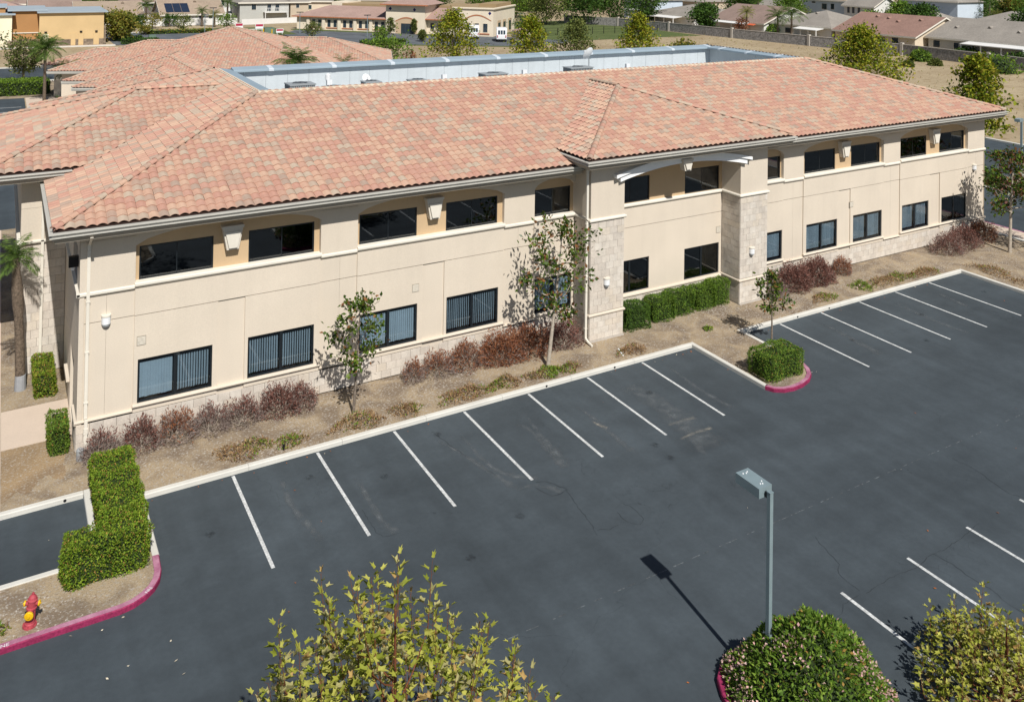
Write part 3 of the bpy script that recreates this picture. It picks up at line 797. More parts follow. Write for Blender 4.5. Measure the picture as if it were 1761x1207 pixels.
# ------------------------------------------------------------------ walls
YF, YP, YU, YR = 3.50, 3.445, 3.44, 3.62               # plain wall, proud bay, upper face, recess
LWZ, UWZ = (1.30,2.78), (5.39,6.55)
def face_holes(mb, fn, a0, a1, b0, b1, d, holes, deep, m=0):
    xs = sorted({a0,a1,*[h[0] for h in holes],*[h[1] for h in holes]}); zs = sorted({b0,b1,*[h[2] for h in holes],*[h[3] for h in holes]})
    for i in range(len(xs)-1):
        for j in range(len(zs)-1):
            cx, cz = (xs[i]+xs[i+1])/2, (zs[j]+zs[j+1])/2
            if any(h[0] < cx < h[1] and h[2] < cz < h[3] for h in holes): continue
            mb.quad(fn(xs[i],zs[j],d),fn(xs[i+1],zs[j],d),fn(xs[i+1],zs[j+1],d),fn(xs[i],zs[j+1],d),m)
    for (p,q,r,s) in holes + [(a0,a1,b0,b1)]:
        c = [(p,r),(q,r),(q,s),(p,s)]
        for k in range(4):
            u, v = c[k], c[(k+1)%4]
            mb.quad(fn(*u,d),fn(*v,d),fn(*v,d+deep),fn(*u,d+deep),m)
FR = lambda a, b, d: (a, d, b)                         # front faces look to -y
BAYS = [(-2.55,3.88,[(-2.42,.02),(1.25,3.68)],(.19,1.13)), (5.34,11.81,[(5.46,7.88),(9.17,11.57)],(8.11,9.05)), (13.31,15.42,[(13.37,15.27)],None)]
PILS = [(-4.25,-2.55,-3.42), (3.88,5.34,4.66), (11.81,13.31,12.54)]
mir = lambda x: 2*CX-x
BAYS += [(mir(b),mir(a),[(mir(q),mir(p)) for p,q in w][::-1], (mir(s[1]),mir(s[0])) if s else None) for a,b,w,s in BAYS[::-1]]
PILS += [(mir(b),mir(a),mir(j)) for a,b,j in PILS[::-1]]
ZJ, G = 4.27, .012
def wall_panel(x0, x1, z0, z1, y, holes=(), deep=.09, mat='stucco'):
    mb = MB(); face_holes(mb, FR, x0, x1, z0, z1, y, [tuple(h) for h in holes], deep)
    return mb.build('wall_panel', A[mat], office, fix=False)
allw = [w for b in BAYS for w in b[2]]
bk = MB(); face_holes(bk, FR, -4.25, 46.01, .1, 7.6, 3.525, [], .01); 
# backing wall with true openings
bk = MB(); HL = [(p+.01,q-.01,LWZ[0],LWZ[1]) for p,q in allw if not 15.4 < p < 26] + [(p+.01,q-.01,UWZ[0],UWZ[1]) for p,q in allw]
face_holes(bk, FR, -4.245, 15.44, .1, 5.2, 3.53, [h for h in HL if h[3] < 5 and h[1] < 15.5], .06)
bk.build('wall_backing', A['joint'], office, fix=False)
bk = MB(); face_holes(bk, FR, 26.32, 46.005, .1, 5.2, 3.53, [h for h in HL if h[3] < 5 and h[0] > 26], .06); bk.build('wall_backing', A['joint'], office, fix=False)
for (x0, x1, wins, strip) in BAYS:
    wall_panel(x0, x1, ZJ+G, 5.24, YP)
    segs = [(x0, strip[0]), (strip[1], x1)] if strip else [(x0, x1)]
    for (a, b) in segs:
        wall_panel(a, b, 1.03, ZJ-G, YP, [(p,q,LWZ[0],LWZ[1]) for p,q in wins if a <= p and q <= b])
    if strip: wall_panel(strip[0], strip[1], .9, ZJ-G, YF, (), .03)
    # recess behind the arch with the upper windows
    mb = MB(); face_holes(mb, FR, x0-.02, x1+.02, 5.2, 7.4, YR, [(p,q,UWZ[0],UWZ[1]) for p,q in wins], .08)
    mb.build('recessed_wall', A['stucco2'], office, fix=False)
    # arch: face above the curve and its underside
    n = 18; cr = .48 if strip else .36; mb = MB()
    z = lambda x: 6.64+cr*(1-((2*(x-x0)/(x1-x0)-1)**2))**.62
    for i in range(n):
        a, b = x0+(x1-x0)*i/n, x0+(x1-x0)*(i+1)/n
        mb.quad((a,YU,z(a)),(b,YU,z(b)),(b,YU,7.5),(a,YU,7.5)); mb.quad((a,YU,z(a)),(b,YU,z(b)),(b,YR,z(b)),(a,YR,z(a)))
    a, b = x0+.004, x1-.004; mb.quad((a,YU+.003,5.3),(a,YU+.003,z(x0)),(a,YR,z(x0)),(a,YR,5.3)); mb.quad((b,YU+.003,5.3),(b,YU+.003,z(x1)),(b,YR,z(x1)),(b,YR,5.3))
    mb.build('arch_face', A['stucco'], office, fix=False)
    # sill band and ledge of the bay
    e0 = .03 if x0 < 13 or x0 > 29 else 0
    MB().prism_x([(YP-.10,5.30),(YP-.10,5.37),(YP-.07,5.405),(YR+.01,5.415),(YR+.01,5.22),(YP-.03,5.22),(YP-.06,5.25)], x0-.02, x1+.02).build('sill_band', A['trim'], office)
    MB().prism_x([(YP-.085,1.225),(YP-.085,1.265),(YP-.06,1.288),(YP+.09,1.296),(YP+.09,1.20),(YP-.05,1.20)], x0-.02, x1+.02).build('ledge', A['stucco'], office)
for (x0, x1, xj) in PILS:
    for (a, b) in ((x0, xj-.003), (xj+.003, x1)):
        wall_panel(a, b, ZJ+G, 5.2, YF, (), .03); wall_panel(a, b, 1.03, ZJ-G, YF, (), .03)
        wall_panel(a, b, 6.98, 7.5, YU, (), .15)
    wall_panel(x0, x1, 5.25, 6.97, YU, (), .15)
    MB().prism_x([(YF-.10,5.22),(YF-.10,5.29),(YF-.07,5.325),(YF+.05,5.335),(YF+.05,5.15),(YF-.03,5.15)], x0+(.021 if x0 > 0 else -.09), x1-(.021 if x1 < 45 else -.09)).build('sill_band', A['trim'], office)
    MB().prism_x([(YF-.10,1.085),(YF-.10,1.125),(YF-.07,1.148),(YF+.05,1.156),(YF+.05,1.06),(YF-.05,1.06)], x0+(.021 if x0 > 0 else -.07), x1-(.021 if x1 < 45 else -.07)).build('ledge', A['stucco'], office)
# keystones
def keystone(xc, z0, z1, w0, w1, y, dep, parent=office):
    t = MB().prism_y([(xc-w0/2,z0),(xc+w0/2,z0),(xc+w1/2,z1),(xc-w1/2,z1)], y-dep*.6, y+.2)
    o = t.build('keystone', A['keyst'], parent)
    i = .07
    MB().prism_y([(xc-w0/2+i,z0+i),(xc+w0/2-i,z0+i),(xc+w1/2-i*1.1,z1-i*1.6),(xc-w1/2+i*1.1,z1-i*1.6)], y-dep, y-dep*.6+.001).build('keystone_face', A['trim'], o)
    MB().box(xc-w1/2-.03,xc+w1/2+.03,y-dep*.75,y+.19,z1+.001,z1+.1).build('keystone_cap', A['keyst'], o)
for (x0, x1, wins, strip) in BAYS:
    if strip: keystone((strip[0]+strip[1])/2-.03, 6.05, 6.80, .42, .70, YU, .17)

# windows
def window(x0, x1, z0, z1, y, style, parent=office):
    f = .055; mb = MB(); xm = (x0+x1)/2 if style != 'narrow' else None
    d0, d1 = y+.045, y+.10
    mb.box(x0,x1,d0,d1,z0,z0+f); mb.box(x0,x1,d0,d1,z1-f,z1); mb.box(x0,x0+f,d0+.001,d1,z0+f,z1-f); mb.box(x1-f,x1,d0+.001,d1,z0+f,z1-f)
    o = mb.build('window', A['frame'], parent)
    cells = [(x0+f,x1-f)]
    if xm:
        w = .05 if style != 'upper' else .018
        MB().box(xm-w,xm+w,d0+(.002 if style != 'upper' else .02),d1-.002,z0+f,z1-f).build('mullion', A['frame'], o)
        cells = [(x0+f,xm-w),(xm+w,x1-f)]
    gl = A['glass'] if style in ('closed','slats','mixed','narrow') else A['darkglass']
    for (a, b) in cells:
        t1, t2 = random.uniform(-.006,.006), random.uniform(-.006,.006); y1, y2 = y+.068+t1, y+.068-t1
        MB().add([(a,y1-t2,z0+f),(b,y2-t2,z0+f),(b,y2+t2,z1-f),(a,y1+t2,z1-f),(a,y1-t2+.008,z0+f),(b,y2-t2+.008,z0+f),(b,y2+t2+.008,z1-f),(a,y1+t2+.008,z1-f)],[(0,1,2,3),(7,6,5,4),(0,4,5,1),(1,5,6,2),(2,6,7,3),(3,7,4,0)]).build('pane', gl, o)
    rm = MB(); D = .9                                   # dark room seen through the glass
    rm.quad((x0,y+D,z0),(x1,y+D,z0),(x1,y+D,z1),(x0,y+D,z1)); rm.quad((x0,y+.101,z0),(x0,y+D,z0),(x0,y+D,z1),(x0,y+.101,z1)); rm.quad((x1,y+.101,z0),(x1,y+D,z0),(x1,y+D,z1),(x1,y+.101,z1))
    rm.quad((x0,y+.101,z0),(x1,y+.101,z0),(x1,y+D,z0),(x0,y+D,z0)); rm.quad((x0,y+.101,z1),(x1,y+.101,z1),(x1,y+D,z1),(x0,y+D,z1))
    rm.build('room', A['room'], o, fix=False)
    for ci, (a, b) in enumerate(cells):
        st = style
        if style == 'mixed': st = 'slats' if ci == 1 else 'closed'
        if style in ('upper','dark') : continue
        bl = MB(); sw = .088; nn = int((b-a)/sw); zt = z1-f-.13
        if style == 'torn' and ci == 0: continue
        for k in range(nn):
            c = a+.03+(k+.5)*sw; ang = .32 if st in ('closed','narrow') else (.72 if st == 'slats' else .3)
            ang += random.uniform(-.05,.05); hw = sw*.54
            if style == 'torn' and k % 3 == 2: continue
            dx, dy = hw*math.cos(ang), hw*math.sin(ang); yb = y+.17; zb = z0+f+.05+(random.uniform(0,.25) if style == 'torn' else random.uniform(0,.02))
            lean = random.uniform(-.05,.05) if style == 'torn' else 0
            bl.box(0,0,0,0,0,0) if False else bl.quad((c-dx+lean,yb-dy,zb),(c+dx+lean,yb+dy,zb),(c+dx,yb+dy,zt),(c-dx,yb-dy,zt))
        bo = bl.build('blind', A['blind'], o, fix=False); bo['kind'] = 'stuff'
LSTY = {0:'mixed', 1:'mixed', 2:'closed', 3:'slats', 4:'closed', 5:'narrow', 6:'closed', 7:'closed', 8:'closed', 9:'torn'}
k = 0
for (x0, x1, wins, strip) in BAYS:
    for (p, q) in wins:
        st = LSTY[k]
        if k == 1: st = 'mixed2'
        window(p, q, LWZ[0], LWZ[1], YP, 'slats' if k in (1,) else st); window(p, q, UWZ[0], UWZ[1], YR-.02, 'upper'); k += 1

# wall vents, lights, downspouts
def vent(x, z, y):
    mb = MB(); mb.box(x-.15,x+.15,y-.012,y+.01,z-.16,z+.16); o = mb.build('wall_vent', A['fascia'], office)
    lv = MB()
    for i in range(7): lv.prism_x([(y-.014,z-.13+i*.038),(y-.014,z-.115+i*.038),(y-.03,z-.125+i*.038)], x-.13, x+.13)
    lv.build('louvre', A['trim'], o)
for x, y in ((-2.32,YP),(7.79,YP),(33.73,YP),(43.92,YP),(24.0,YF)): vent(x, 3.41, y)
def wall_light(x, z, y):
    mb = MB(); n = 8; vs = []
    pts = [(x-.14,y)] + [(x+.14*math.sin(-PI/2+PI*i/n), y-.05-.13*math.cos(-PI/2+PI*i/n)) for i in range(n+1)] + [(x+.14,y)]
    mb.prism(pts, z-.13, z+.11); o = mb.build('wall_light', A['plasticwhite'], office)
    p2 = [(px+(x-px)*(-.06), py if i in (0,len(pts)-1) else py-.012) for i, (px,py) in enumerate(pts)]
    MB().prism(p2, z+.111, z+.165).build('light_hood', A['trim'], o)
    p3 = [(x+(px-x)*.85, py+(y-py)*.12) for px, py in pts]
    MB().prism(p3, z-.19, z-.131).build('light_base', A['ac'], o)
wall_light(-3.43,4.32,YF); wall_light(44.98,4.25,YF); wall_light(16.27,2.62,2.24); wall_light(24.95,2.62,2.24)
def downspout(x, y, z0, z1, y_in=None):
    mb = MB(); mb.box(x-.05,x+.05,y-.085,y,z0,z1)
    o = mb.build('downspout', A['trim'], office)
    for z in np.linspace(z0+.5, z1-.3, 4): MB().box(x-.065,x+.065,y-.095,y+.001,z,z+.04).build('pipe_strap', A['trim'], o)
    if y_in: MB().prism_x([(y,z1-.12),(y-.085,z1-.05),(y_in,z1+.42),(y_in+.1,z1+.42)], x-.045, x+.045).build('pipe_elbow', A['trim'], o)
downspout(-3.99, YF-.02, 1.2, 6.95, 2.5)
downspout(-3.98, YF-.12, .25, 1.19)
downspout(15.30, 2.40, .2, 7.7)
MB().tube([(15.30,2.36,.32),(15.30,2.1,.2),(15.30,1.85,.17)], .05, 8).build('pipe_outlet', A['trim'], office)

# stone veneer ---------------------------------------------------------------
STM = [M('stone_%s' % n, c, .9, .10, 3, fine=.06, fscale=24, bump=.1, bscale=40) for n, c in zip('abcdef',
      [srgb(222,212,199,.79), srgb(219,208,195,.79), srgb(225,216,204,.79), srgb(216,205,192,.79), srgb(221,209,193,.79), srgb(212,202,190,.79)])]
STONES = []                                             # (distance, corner vectors, colour)
def stones(fn, a0, a1, z0, z1, rows, w=.41):
    hgt = (z1-z0)/rows
    for j in range(rows):
        a = a0 - (w/2 if j % 2 else 0)
        while a < a1-1e-6:
            p, q = max(a, a0), min(a+w, a1); a += w
            if q-p < .03: continue
            STONES.append((fn, p+.0025, q-.0025, z0+j*hgt+.0025, z0+(j+1)*hgt-.0025, random.choices(range(6),[.25,.2,.2,.15,.12,.08])[0]))
for (x0, x1) in ((-4.27,15.40),(26.36,46.03)): stones(lambda a,b,d: (a,YF-.06-d,b), x0, x1, .16, 1.018, 3)
stones(lambda a,b,d: (a,YF-.03-d,b), 17.26, 24.20, .16, 1.1, 3)
for (x0, x1) in ((15.42,17.22),(24.22,26.02)):
    stones(lambda a,b,d: (a,2.25-d,b), x0, x1, .18, 1.2, 4); stones(lambda a,b,d: (a,2.25-d,b), x0, x1, 1.34, 5.22, 13)
stones(lambda a,b,d: (24.21-d,a,b), 2.25, 3.46, .18, 1.2, 4); stones(lambda a,b,d: (24.21-d,a,b), 2.25, 3.46, 1.34, 5.22, 13)
stones(lambda a,b,d: (15.41-d,a,b), 2.25, 3.40, .18, 1.2, 4); stones(lambda a,b,d: (15.41-d,a,b), 2.25, 3.40, 1.34, 5.22, 13)
W2X, W2Y = -5.82, 10.25                                 # side wing wall corner
stones(lambda a,b,d: (a,W2Y-d,b), W2X, -4.26, .16, 5.15, 15)
stones(lambda a,b,d: (-4.27-d,a,b), 3.5, 4.7, .16, 1.018, 3)
def stone_geo(s, off=(0,0,0)):
    fn, a0, a1, b0, b1, c = s; d = .012+random.uniform(0,.005)
    vs = [fn(a0,b0,0),fn(a1,b0,0),fn(a1,b1,0),fn(a0,b1,0),fn(a0+.004,b0+.004,d),fn(a1-.004,b0+.004,d),fn(a1-.004,b1-.004,d),fn(a0+.004,b1-.004,d)]
    return vs, [(4,5,6,7),(0,1,5,4),(1,2,6,5),(2,3,7,6),(3,0,4,7)]
def sdist(s):
    p = s[0]((s[1]+s[2])/2,(s[3]+s[4])/2,0); dd = math.dist(p, CAM); return dd*(.55 if (s[2]-s[1]) > .3 else 1)
STONES.sort(key=sdist)
rest = MB()
for i, s in enumerate(STONES):
    vs, fs = stone_geo(s)
    if i < 300: MB().add(vs, fs).build('stone_tile', STM[s[5]], office)
    else: rest.add(vs, fs, s[5])
rest.build('stone_tiles', STM, office)['kind'] = 'stuff'

# entrance bay ---------------------------------------------------------------
A['grout'] = M('stone_grout', srgb(201,193,183,.77), .95, .05, 3)
for (x0, x1) in ((15.42,17.22),(24.22,26.02)):
    MB().box(x0+.006,x1-.006,2.262,3.6,.1,5.24).build('pillar_core', A['grout'], office)
    MB().box(x0,x1,2.25,3.61,5.36,7.85).build('pillar_head', A['stucco'], office)
    MB().box(x0-.025,x1+.025,2.19,3.6,.1,.17).build('pillar_base', A['grout'], office)
    pr = [(-.02,5.245),(.05,5.25),(.09,5.29),(.09,5.345),(.05,5.385),(-.02,5.39)]
    MB().sweep([(x0,3.5),(x0,2.25),(x1,2.25),(x1,3.5)], pr, 1).build('sill_band', A['trim'], office)
    pr = [(-.02,1.2),(.05,1.205),(.07,1.24),(.07,1.28),(.04,1.315),(-.02,1.32)]
    MB().sweep([(x0,3.5),(x0,2.25),(x1,2.25),(x1,3.5)], pr, 1).build('ledge', A['stucco'], office)
nx0, nx1 = 17.22, 24.22
mb = MB(); face_holes(mb, FR, nx0, nx1, 1.1, ZJ-G, YF, [(17.45,19.68,*LWZ),(21.83,24.05,*LWZ)], .09); mb.build('wall_panel', A['stucco'], office, fix=False)
wall_panel(nx0, nx1, ZJ+G, 5.24, YF)
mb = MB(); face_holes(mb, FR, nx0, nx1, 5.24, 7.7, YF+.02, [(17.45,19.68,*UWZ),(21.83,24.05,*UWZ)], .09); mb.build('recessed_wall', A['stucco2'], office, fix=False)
MB().prism_x([(YF-.10,5.27),(YF-.10,5.34),(YF-.06,5.38),(YF+.03,5.388),(YF+.03,5.2),(YF-.03,5.2)], nx0+.1, nx1-.1).build('sill_band', A['trim'], office)
MB().prism_x([(YF-.10,1.16),(YF-.10,1.22),(YF-.06,1.25),(YF+.05,1.26),(YF+.05,1.1),(YF-.04,1.1)], nx0+.08, nx1-.08).build('ledge', A['stucco'], office)
MB().box(nx0,nx1,3.475,3.60,.1,1.1).build('plinth_core', A['grout'], office)
for (p, q) in ((17.45,19.68),(21.83,24.05)):
    window(p, q, LWZ[0], LWZ[1], YF, 'dark'); window(p, q, UWZ[0], UWZ[1], YF+.02, 'upper')
AC = 20.66
arcz = lambda x, base, r=3.78, rise=.45: base + rise*(1-((x-AC)/r)**2)
mb = MB(); n = 24
for i in range(n):
    a, b = nx0+(nx1-nx0)*i/n, nx0+(nx1-nx0)*(i+1)/n; za, zb_ = max(6.8,arcz(a,6.88)), max(6.8,arcz(b,6.88))
    mb.quad((a,2.25,za),(b,2.25,zb_),(b,2.25,7.85),(a,2.25,7.85)); mb.quad((a,2.25,za),(b,2.25,zb_),(b,2.62,zb_),(a,2.62,za)); mb.quad((a,2.62,za),(b,2.62,zb_),(b,2.62,7.85),(a,2.62,7.85))
mb.build('entrance_header', A['stucco'], office, fix=False)
MB().box(nx0,nx1,2.62,3.6,7.62,7.7).build('entrance_soffit', A['stucco'], office)
def archband(x0, x1, lo, hi, y0, y1, base):
    n = 26; mb = MB(); vs = []; fs = []
    for i in range(n+1):
        x = x0+(x1-x0)*i/n; z = arcz(x, base)
        vs += [(x,y0,z+lo),(x,y0,z+hi),(x,y1,z+hi),(x,y1,z+lo)]
    for i in range(n):
        for k_ in range(4): fs.append((4*i+k_, 4*i+(k_+1)%4, 4*i+4+(k_+1)%4, 4*i+4+k_))
    fs += [(0,1,2,3),(4*n+3,4*n+2,4*n+1,4*n)]
    return mb.add(vs, fs)
ar = archband(16.86,24.46,0,.24,2.06,2.255,6.88).build('arch_trim', A['archtrim'], office)
archband(16.60,24.72,.242,.385,1.98,2.254,6.88).build('arch_cap', A['archtrim'], ar)
keystone(AC-.05, 6.98, 7.42, .36, .56, 2.05, .18)
for s_ in (-1,1): pass

# side and rear walls, side wing
LF = lambda a, b, d: (d, a, b)
mb = MB(); face_holes(mb, LF, 3.45, W2Y+.4, .1, 7.6, -4.25, [(4.5,6.4,UWZ[0],UWZ[1]),(5.0,6.6,.15,2.5)], .15)
mb.build('wall_panel', A['stucco'], office, fix=False)
mb = MB(); mb.quad((-4.14,4.4,5.3),(-4.14,6.5,5.3),(-4.14,6.5,6.6),(-4.14,4.4,6.6)); mb.build('window', A['farglass'], office, fix=False)
mb = MB(); mb.box(-4.15,-4.11,5.0,6.6,.14,2.5); dr = mb.build('door', A['frame'], office)
MB().tube([(-4.19,5.15,1.0),(-4.19,5.15,1.25)], .015, 6).build('handle', A['ac'], dr)
MB().prism_y([(-4.24,5.18),(-4.33,5.24),(-4.33,5.31),(-4.24,5.33)], 3.40, 10.2).build('sill_band', A['trim'], office)
MB().box(-4.33,-4.24,3.44,4.75,1.02,1.15).build('ledge', A['stucco'], office); MB().box(-4.36,-4.24,6.85,8.2,1.02,1.15).build('ledge', A['stucco'], office)
mb = MB(); mb.box(-4.55,-4.26,3.95,4.12,6.05,6.4); ld = mb.build('flood_light', A['black'], office); MB().lathe([(.05,0),(.07,.1)],10,(-4.42,4.03,5.94)).build('lamp_head', A['plasticwhite'], ld)
mb = MB(); mb.box(46.0,46.02,3.45,27.5,.1,7.5); mb.box(-4.2,46.0,27.5,27.6,.1,7.5); mb.box(-4.25,-4.2,W2Y+.4,27.5,.1,7.5); mb.build('outer_wall', A['stucco'], office)
MB().prism_y([(46.02,5.18),(46.12,5.24),(46.12,5.31),(46.02,5.33)], 3.42, 27.4).build('sill_band', A['trim'], office)
MB().box(46.02,46.13,3.42,27.4,1.02,1.15).build('ledge', A['stucco'], office)
mb = MB(); mb.box(W2X,-4.255,W2Y+.03,W2Y+.3,.1,5.18); mb.box(W2X,W2X+.25,W2Y+.301,20.7,.1,7.75); mb.build('wing_core', A['grout'], office)
mb = MB(); mb.box(W2X-.004,-4.256,W2Y-.03,W2Y+.298,5.30,6.55); mb.box(W2X-.006,-4.2565,W2Y-.028,W2Y+.297,6.56,7.8); mb.box(W2X-.005,W2X+.001,W2Y+.3,20.7,.1,7.8); mb.build('wing_wall', A['stucco'], office)
MB().sweep([(W2X,20),(W2X,W2Y),(-4.3,W2Y)], [(.03,5.17),(.1,5.19),(.13,5.24),(.13,5.29),(.04,5.31),(-.02,5.31),(-.02,5.17)], 1).build('sill_band', A['trim'], office)
mb = MB(); mb.box(-5.13,-5.03,W2Y-.13,W2Y-.035,.2,7.6); mb.build('downspout', A['trim'], office)

# plant on the roof: condensers, vents, dishes
def condenser(x0, x1, y0, y1, zt, label, fan=True, dark=False):
    zt -= .13
    t = thing('air_conditioner', label, 'air conditioner', ((x0+x1)/2,(y0+y1)/2,8.7), 'condensers in the roof well')
    MB().box(x0+.02,x1-.02,y0+.02,y1-.02,8.7,zt-.05).build('casing', A['acdark'], t)
    mb = MB()
    n = 14
    for i in range(n):
        x = x0+(x1-x0)*(i+.5)/n; mb.box(x-.018,x+.018,y0,y0+.019,8.75,zt-.06)
    for i in range(10):
        y = y0+(y1-y0)*(i+.5)/10; mb.box(x0,x0+.019,y-.018,y+.018,8.75,zt-.06)
    mb.build('fins', A['ac'], t)
    MB().box(x0-.02,x1+.02,y0-.02,y1+.02,zt-.049,zt).build('lid', A['ac'], t)
    r = min(x1-x0,y1-y0)*.4
    MB().lathe([(r,0),(r,.035),(r*.94,.036)],20,((x0+x1)/2,(y0+y1)/2,zt+.001)).build('fan_ring', A['ac'], t)
    MB().lathe([(r*.9,0),(r*.9,.004)],20,((x0+x1)/2,(y0+y1)/2,zt+.037)).build('fan_opening', A['black'], t)
    bl = MB()
    for q in range(2): 
        c, s = math.cos(q*PI/2+.3), math.sin(q*PI/2+.3); X, Y = (x0+x1)/2, (y0+y1)/2
        bl.add([(X-c*r-s*.03,Y-s*r+c*.03,zt+.045),(X-c*r+s*.03,Y-s*r-c*.03,zt+.045),(X+c*r+s*.03,Y+s*r-c*.03,zt+.045),(X+c*r-s*.03,Y+s*r+c*.03,zt+.045)],[(0,1,2,3)])
    bl.build('fan_guard', A['ac'], t, fix=False)
condenser(5.75,7.05,14.3,15.3,10.24,'tall grey condenser at the left end of the roof well')
condenser(7.75,8.75,14.6,15.5,9.93,'low condenser just right of the tall one behind a white pipe')
condenser(12.45,13.4,14.6,15.4,10.03,'small condenser second from the left beyond the cream parapet edge')
condenser(10.2,11.1,15.6,16.4,9.95,'small condenser between the white pipe and the round dish')
condenser(16.75,18.2,14.3,15.2,10.18,'wide grey condenser in the middle of the roof well')
condenser(22.5,24.1,14.3,15.2,10.25,'wide grey condenser below the dish on the pole')
def roof_vent(x, y, z, label, tall=0):
    t = thing('roof_vent', label, 'vent', (x,y,8.7), 'white pipe vents in the roof well')
    MB().tube([(x,y,8.7),(x,y,z-.1),(x,y-.02,z),(x,y-.14,z+.06)], .06, 8).build('pipe', A['plasticwhite'], t, smooth=True)
    MB().box(x-.13,x+.13,y-.28,y-.12,z-.02,z+.22).build('hood', A['plasticwhite'], t)
    if tall: MB().lathe([(.09,0),(.09,tall),(.13,tall+.02),(.13,tall+.3),(.04,tall+.34)],10,(x+.1,y+.3,8.7)).build('flue', A['plasticwhite'], t)
roof_vent(7.2,12.9,10.28,'tall white flue and pipe vent beside the leftmost condensers',1.7)
roof_vent(13.45,13.0,10.2,'white pipe vent right of the small condensers')
roof_vent(18.35,13.0,10.2,'white pipe vent right of the middle wide condenser')
roof_vent(25.5,13.0,10.2,'rightmost white pipe vent of the roof well')
def dish(x, y, z, r, label, az, pole):
    t = thing('satellite_dish', label, 'satellite dish', (x,y,z-pole))
    MB().tube([(x,y,z-pole),(x,y,z-.1)], .03, 8).build('mast', A['ac'], t)
    mb = MB(); n = 18; R_ = Matrix.Rotation(az,4,'Z') @ Matrix.Rotation(math.radians(62),4,'X')
    vs = []; fs = []
    for i in range(5):
        rr = r*i/4
        for k_ in range(n): vs.append(Vector((x,y,z)) + R_ @ Vector((rr*math.cos(2*PI*k_/n), rr*math.sin(2*PI*k_/n)*1.1, .22*r*(i/4)**2)))
    for i in range(4):
        for k_ in range(n): fs.append((i*n+k_, i*n+(k_+1)%n, (i+1)*n+(k_+1)%n, (i+1)*n+k_))
    mb.add(vs, fs).build('reflector', A['plasticwhite'], t, smooth=True, fix=False)
    a = Vector((x,y,z)) + R_ @ Vector((0,-r*.9,.05)); b = Vector((x,y,z)) + R_ @ Vector((0,-.05,r*.9))
    MB().tube([a,b], .015, 6).build('feed_arm', A['ac'], t); MB().box(b.x-.05,b.x+.05,b.y-.05,b.y+.05,b.z-.04,b.z+.05).build('feed_horn', A['plasticwhite'], t)
dish(25.1,16.2,10.66,.4,'white satellite dish on a pole above the roof well parapet',math.radians(195),1.9)
dish(10.8,17.2,9.8,.24,'pale round satellite dish low against the well back panels',math.radians(10),1.1)

# ================================================================== plants
LG = dict(
 hedge=[leafM('hedge_leaf_%d' % i, c) for i, c in enumerate([(.17,.26,.022),(.25,.34,.035),(.09,.17,.016),(.36,.22,.06)])],
 dark=[leafM('dark_leaf_%d' % i, c) for i, c in enumerate([(.06,.125,.022),(.09,.165,.028),(.04,.085,.018)])],
 green=[leafM('green_leaf_%d' % i, c) for i, c in enumerate([(.13,.22,.03),(.20,.30,.04),(.08,.15,.02)])],
 yellow=[leafM('yellow_leaf_%d' % i, c) for i, c in enumerate([(.20,.21,.035),(.26,.25,.04),(.13,.16,.03),(.32,.24,.05)])],
 syc=[leafM('sycamore_leaf_%d' % i, c) for i, c in enumerate([(.33,.34,.05),(.45,.44,.095),(.22,.25,.03),(.42,.28,.10),(.40,.37,.16)])],
 bgsyc=[leafM('far_sycamore_leaf_%d' % i, c) for i, c in enumerate([(.22,.26,.018),(.34,.37,.03),(.10,.15,.013),(.32,.27,.035)])],
 olive=[leafM('olive_leaf_%d' % i, c) for i, c in enumerate([(.14,.17,.045),(.20,.22,.06),(.09,.12,.03)])],
 mag=[leafM('magnolia_leaf_%d' % i, c, .25, .35) for i, c in enumerate([(.06,.105,.015),(.12,.17,.022),(.03,.06,.01),(.22,.10,.04)])],
 palm=[leafM('palm_leaf_%d' % i, c) for i, c in enumerate([(.09,.155,.03),(.13,.20,.04),(.06,.105,.022)])],
 palmy=[leafM('yellow_palm_leaf_%d' % i, c) for i, c in enumerate([(.22,.23,.05),(.28,.26,.07),(.14,.17,.04)])],
 red=[leafM('dying_red_leaf_%d' % i, c, .2, .7) for i, c in enumerate([(.18,.080,.062),(.24,.118,.092),(.135,.062,.05)])],
 rust=[leafM('dying_rust_leaf_%d' % i, c, .2, .7) for i, c in enumerate([(.26,.10,.048),(.33,.15,.075),(.18,.07,.04)])],
 grey=[leafM('dry_grey_twig_%d' % i, c, .1, .8) for i, c in enumerate([(.28,.22,.195),(.35,.285,.25),(.19,.145,.13)])],
 brown=[leafM('dry_brown_leaf_%d' % i, c, .2, .8) for i, c in enumerate([(.28,.17,.08),(.36,.24,.12),(.19,.11,.06)])],
 pink=[leafM('pink_flower_%d' % i, c, .3, .6) for i, c in enumerate([(.62,.36,.34),(.70,.48,.44)])])
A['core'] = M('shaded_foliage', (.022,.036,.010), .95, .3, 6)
A['coredry'] = M('shaded_dry_twigs', (.07,.05,.04), .95, .3, 6)

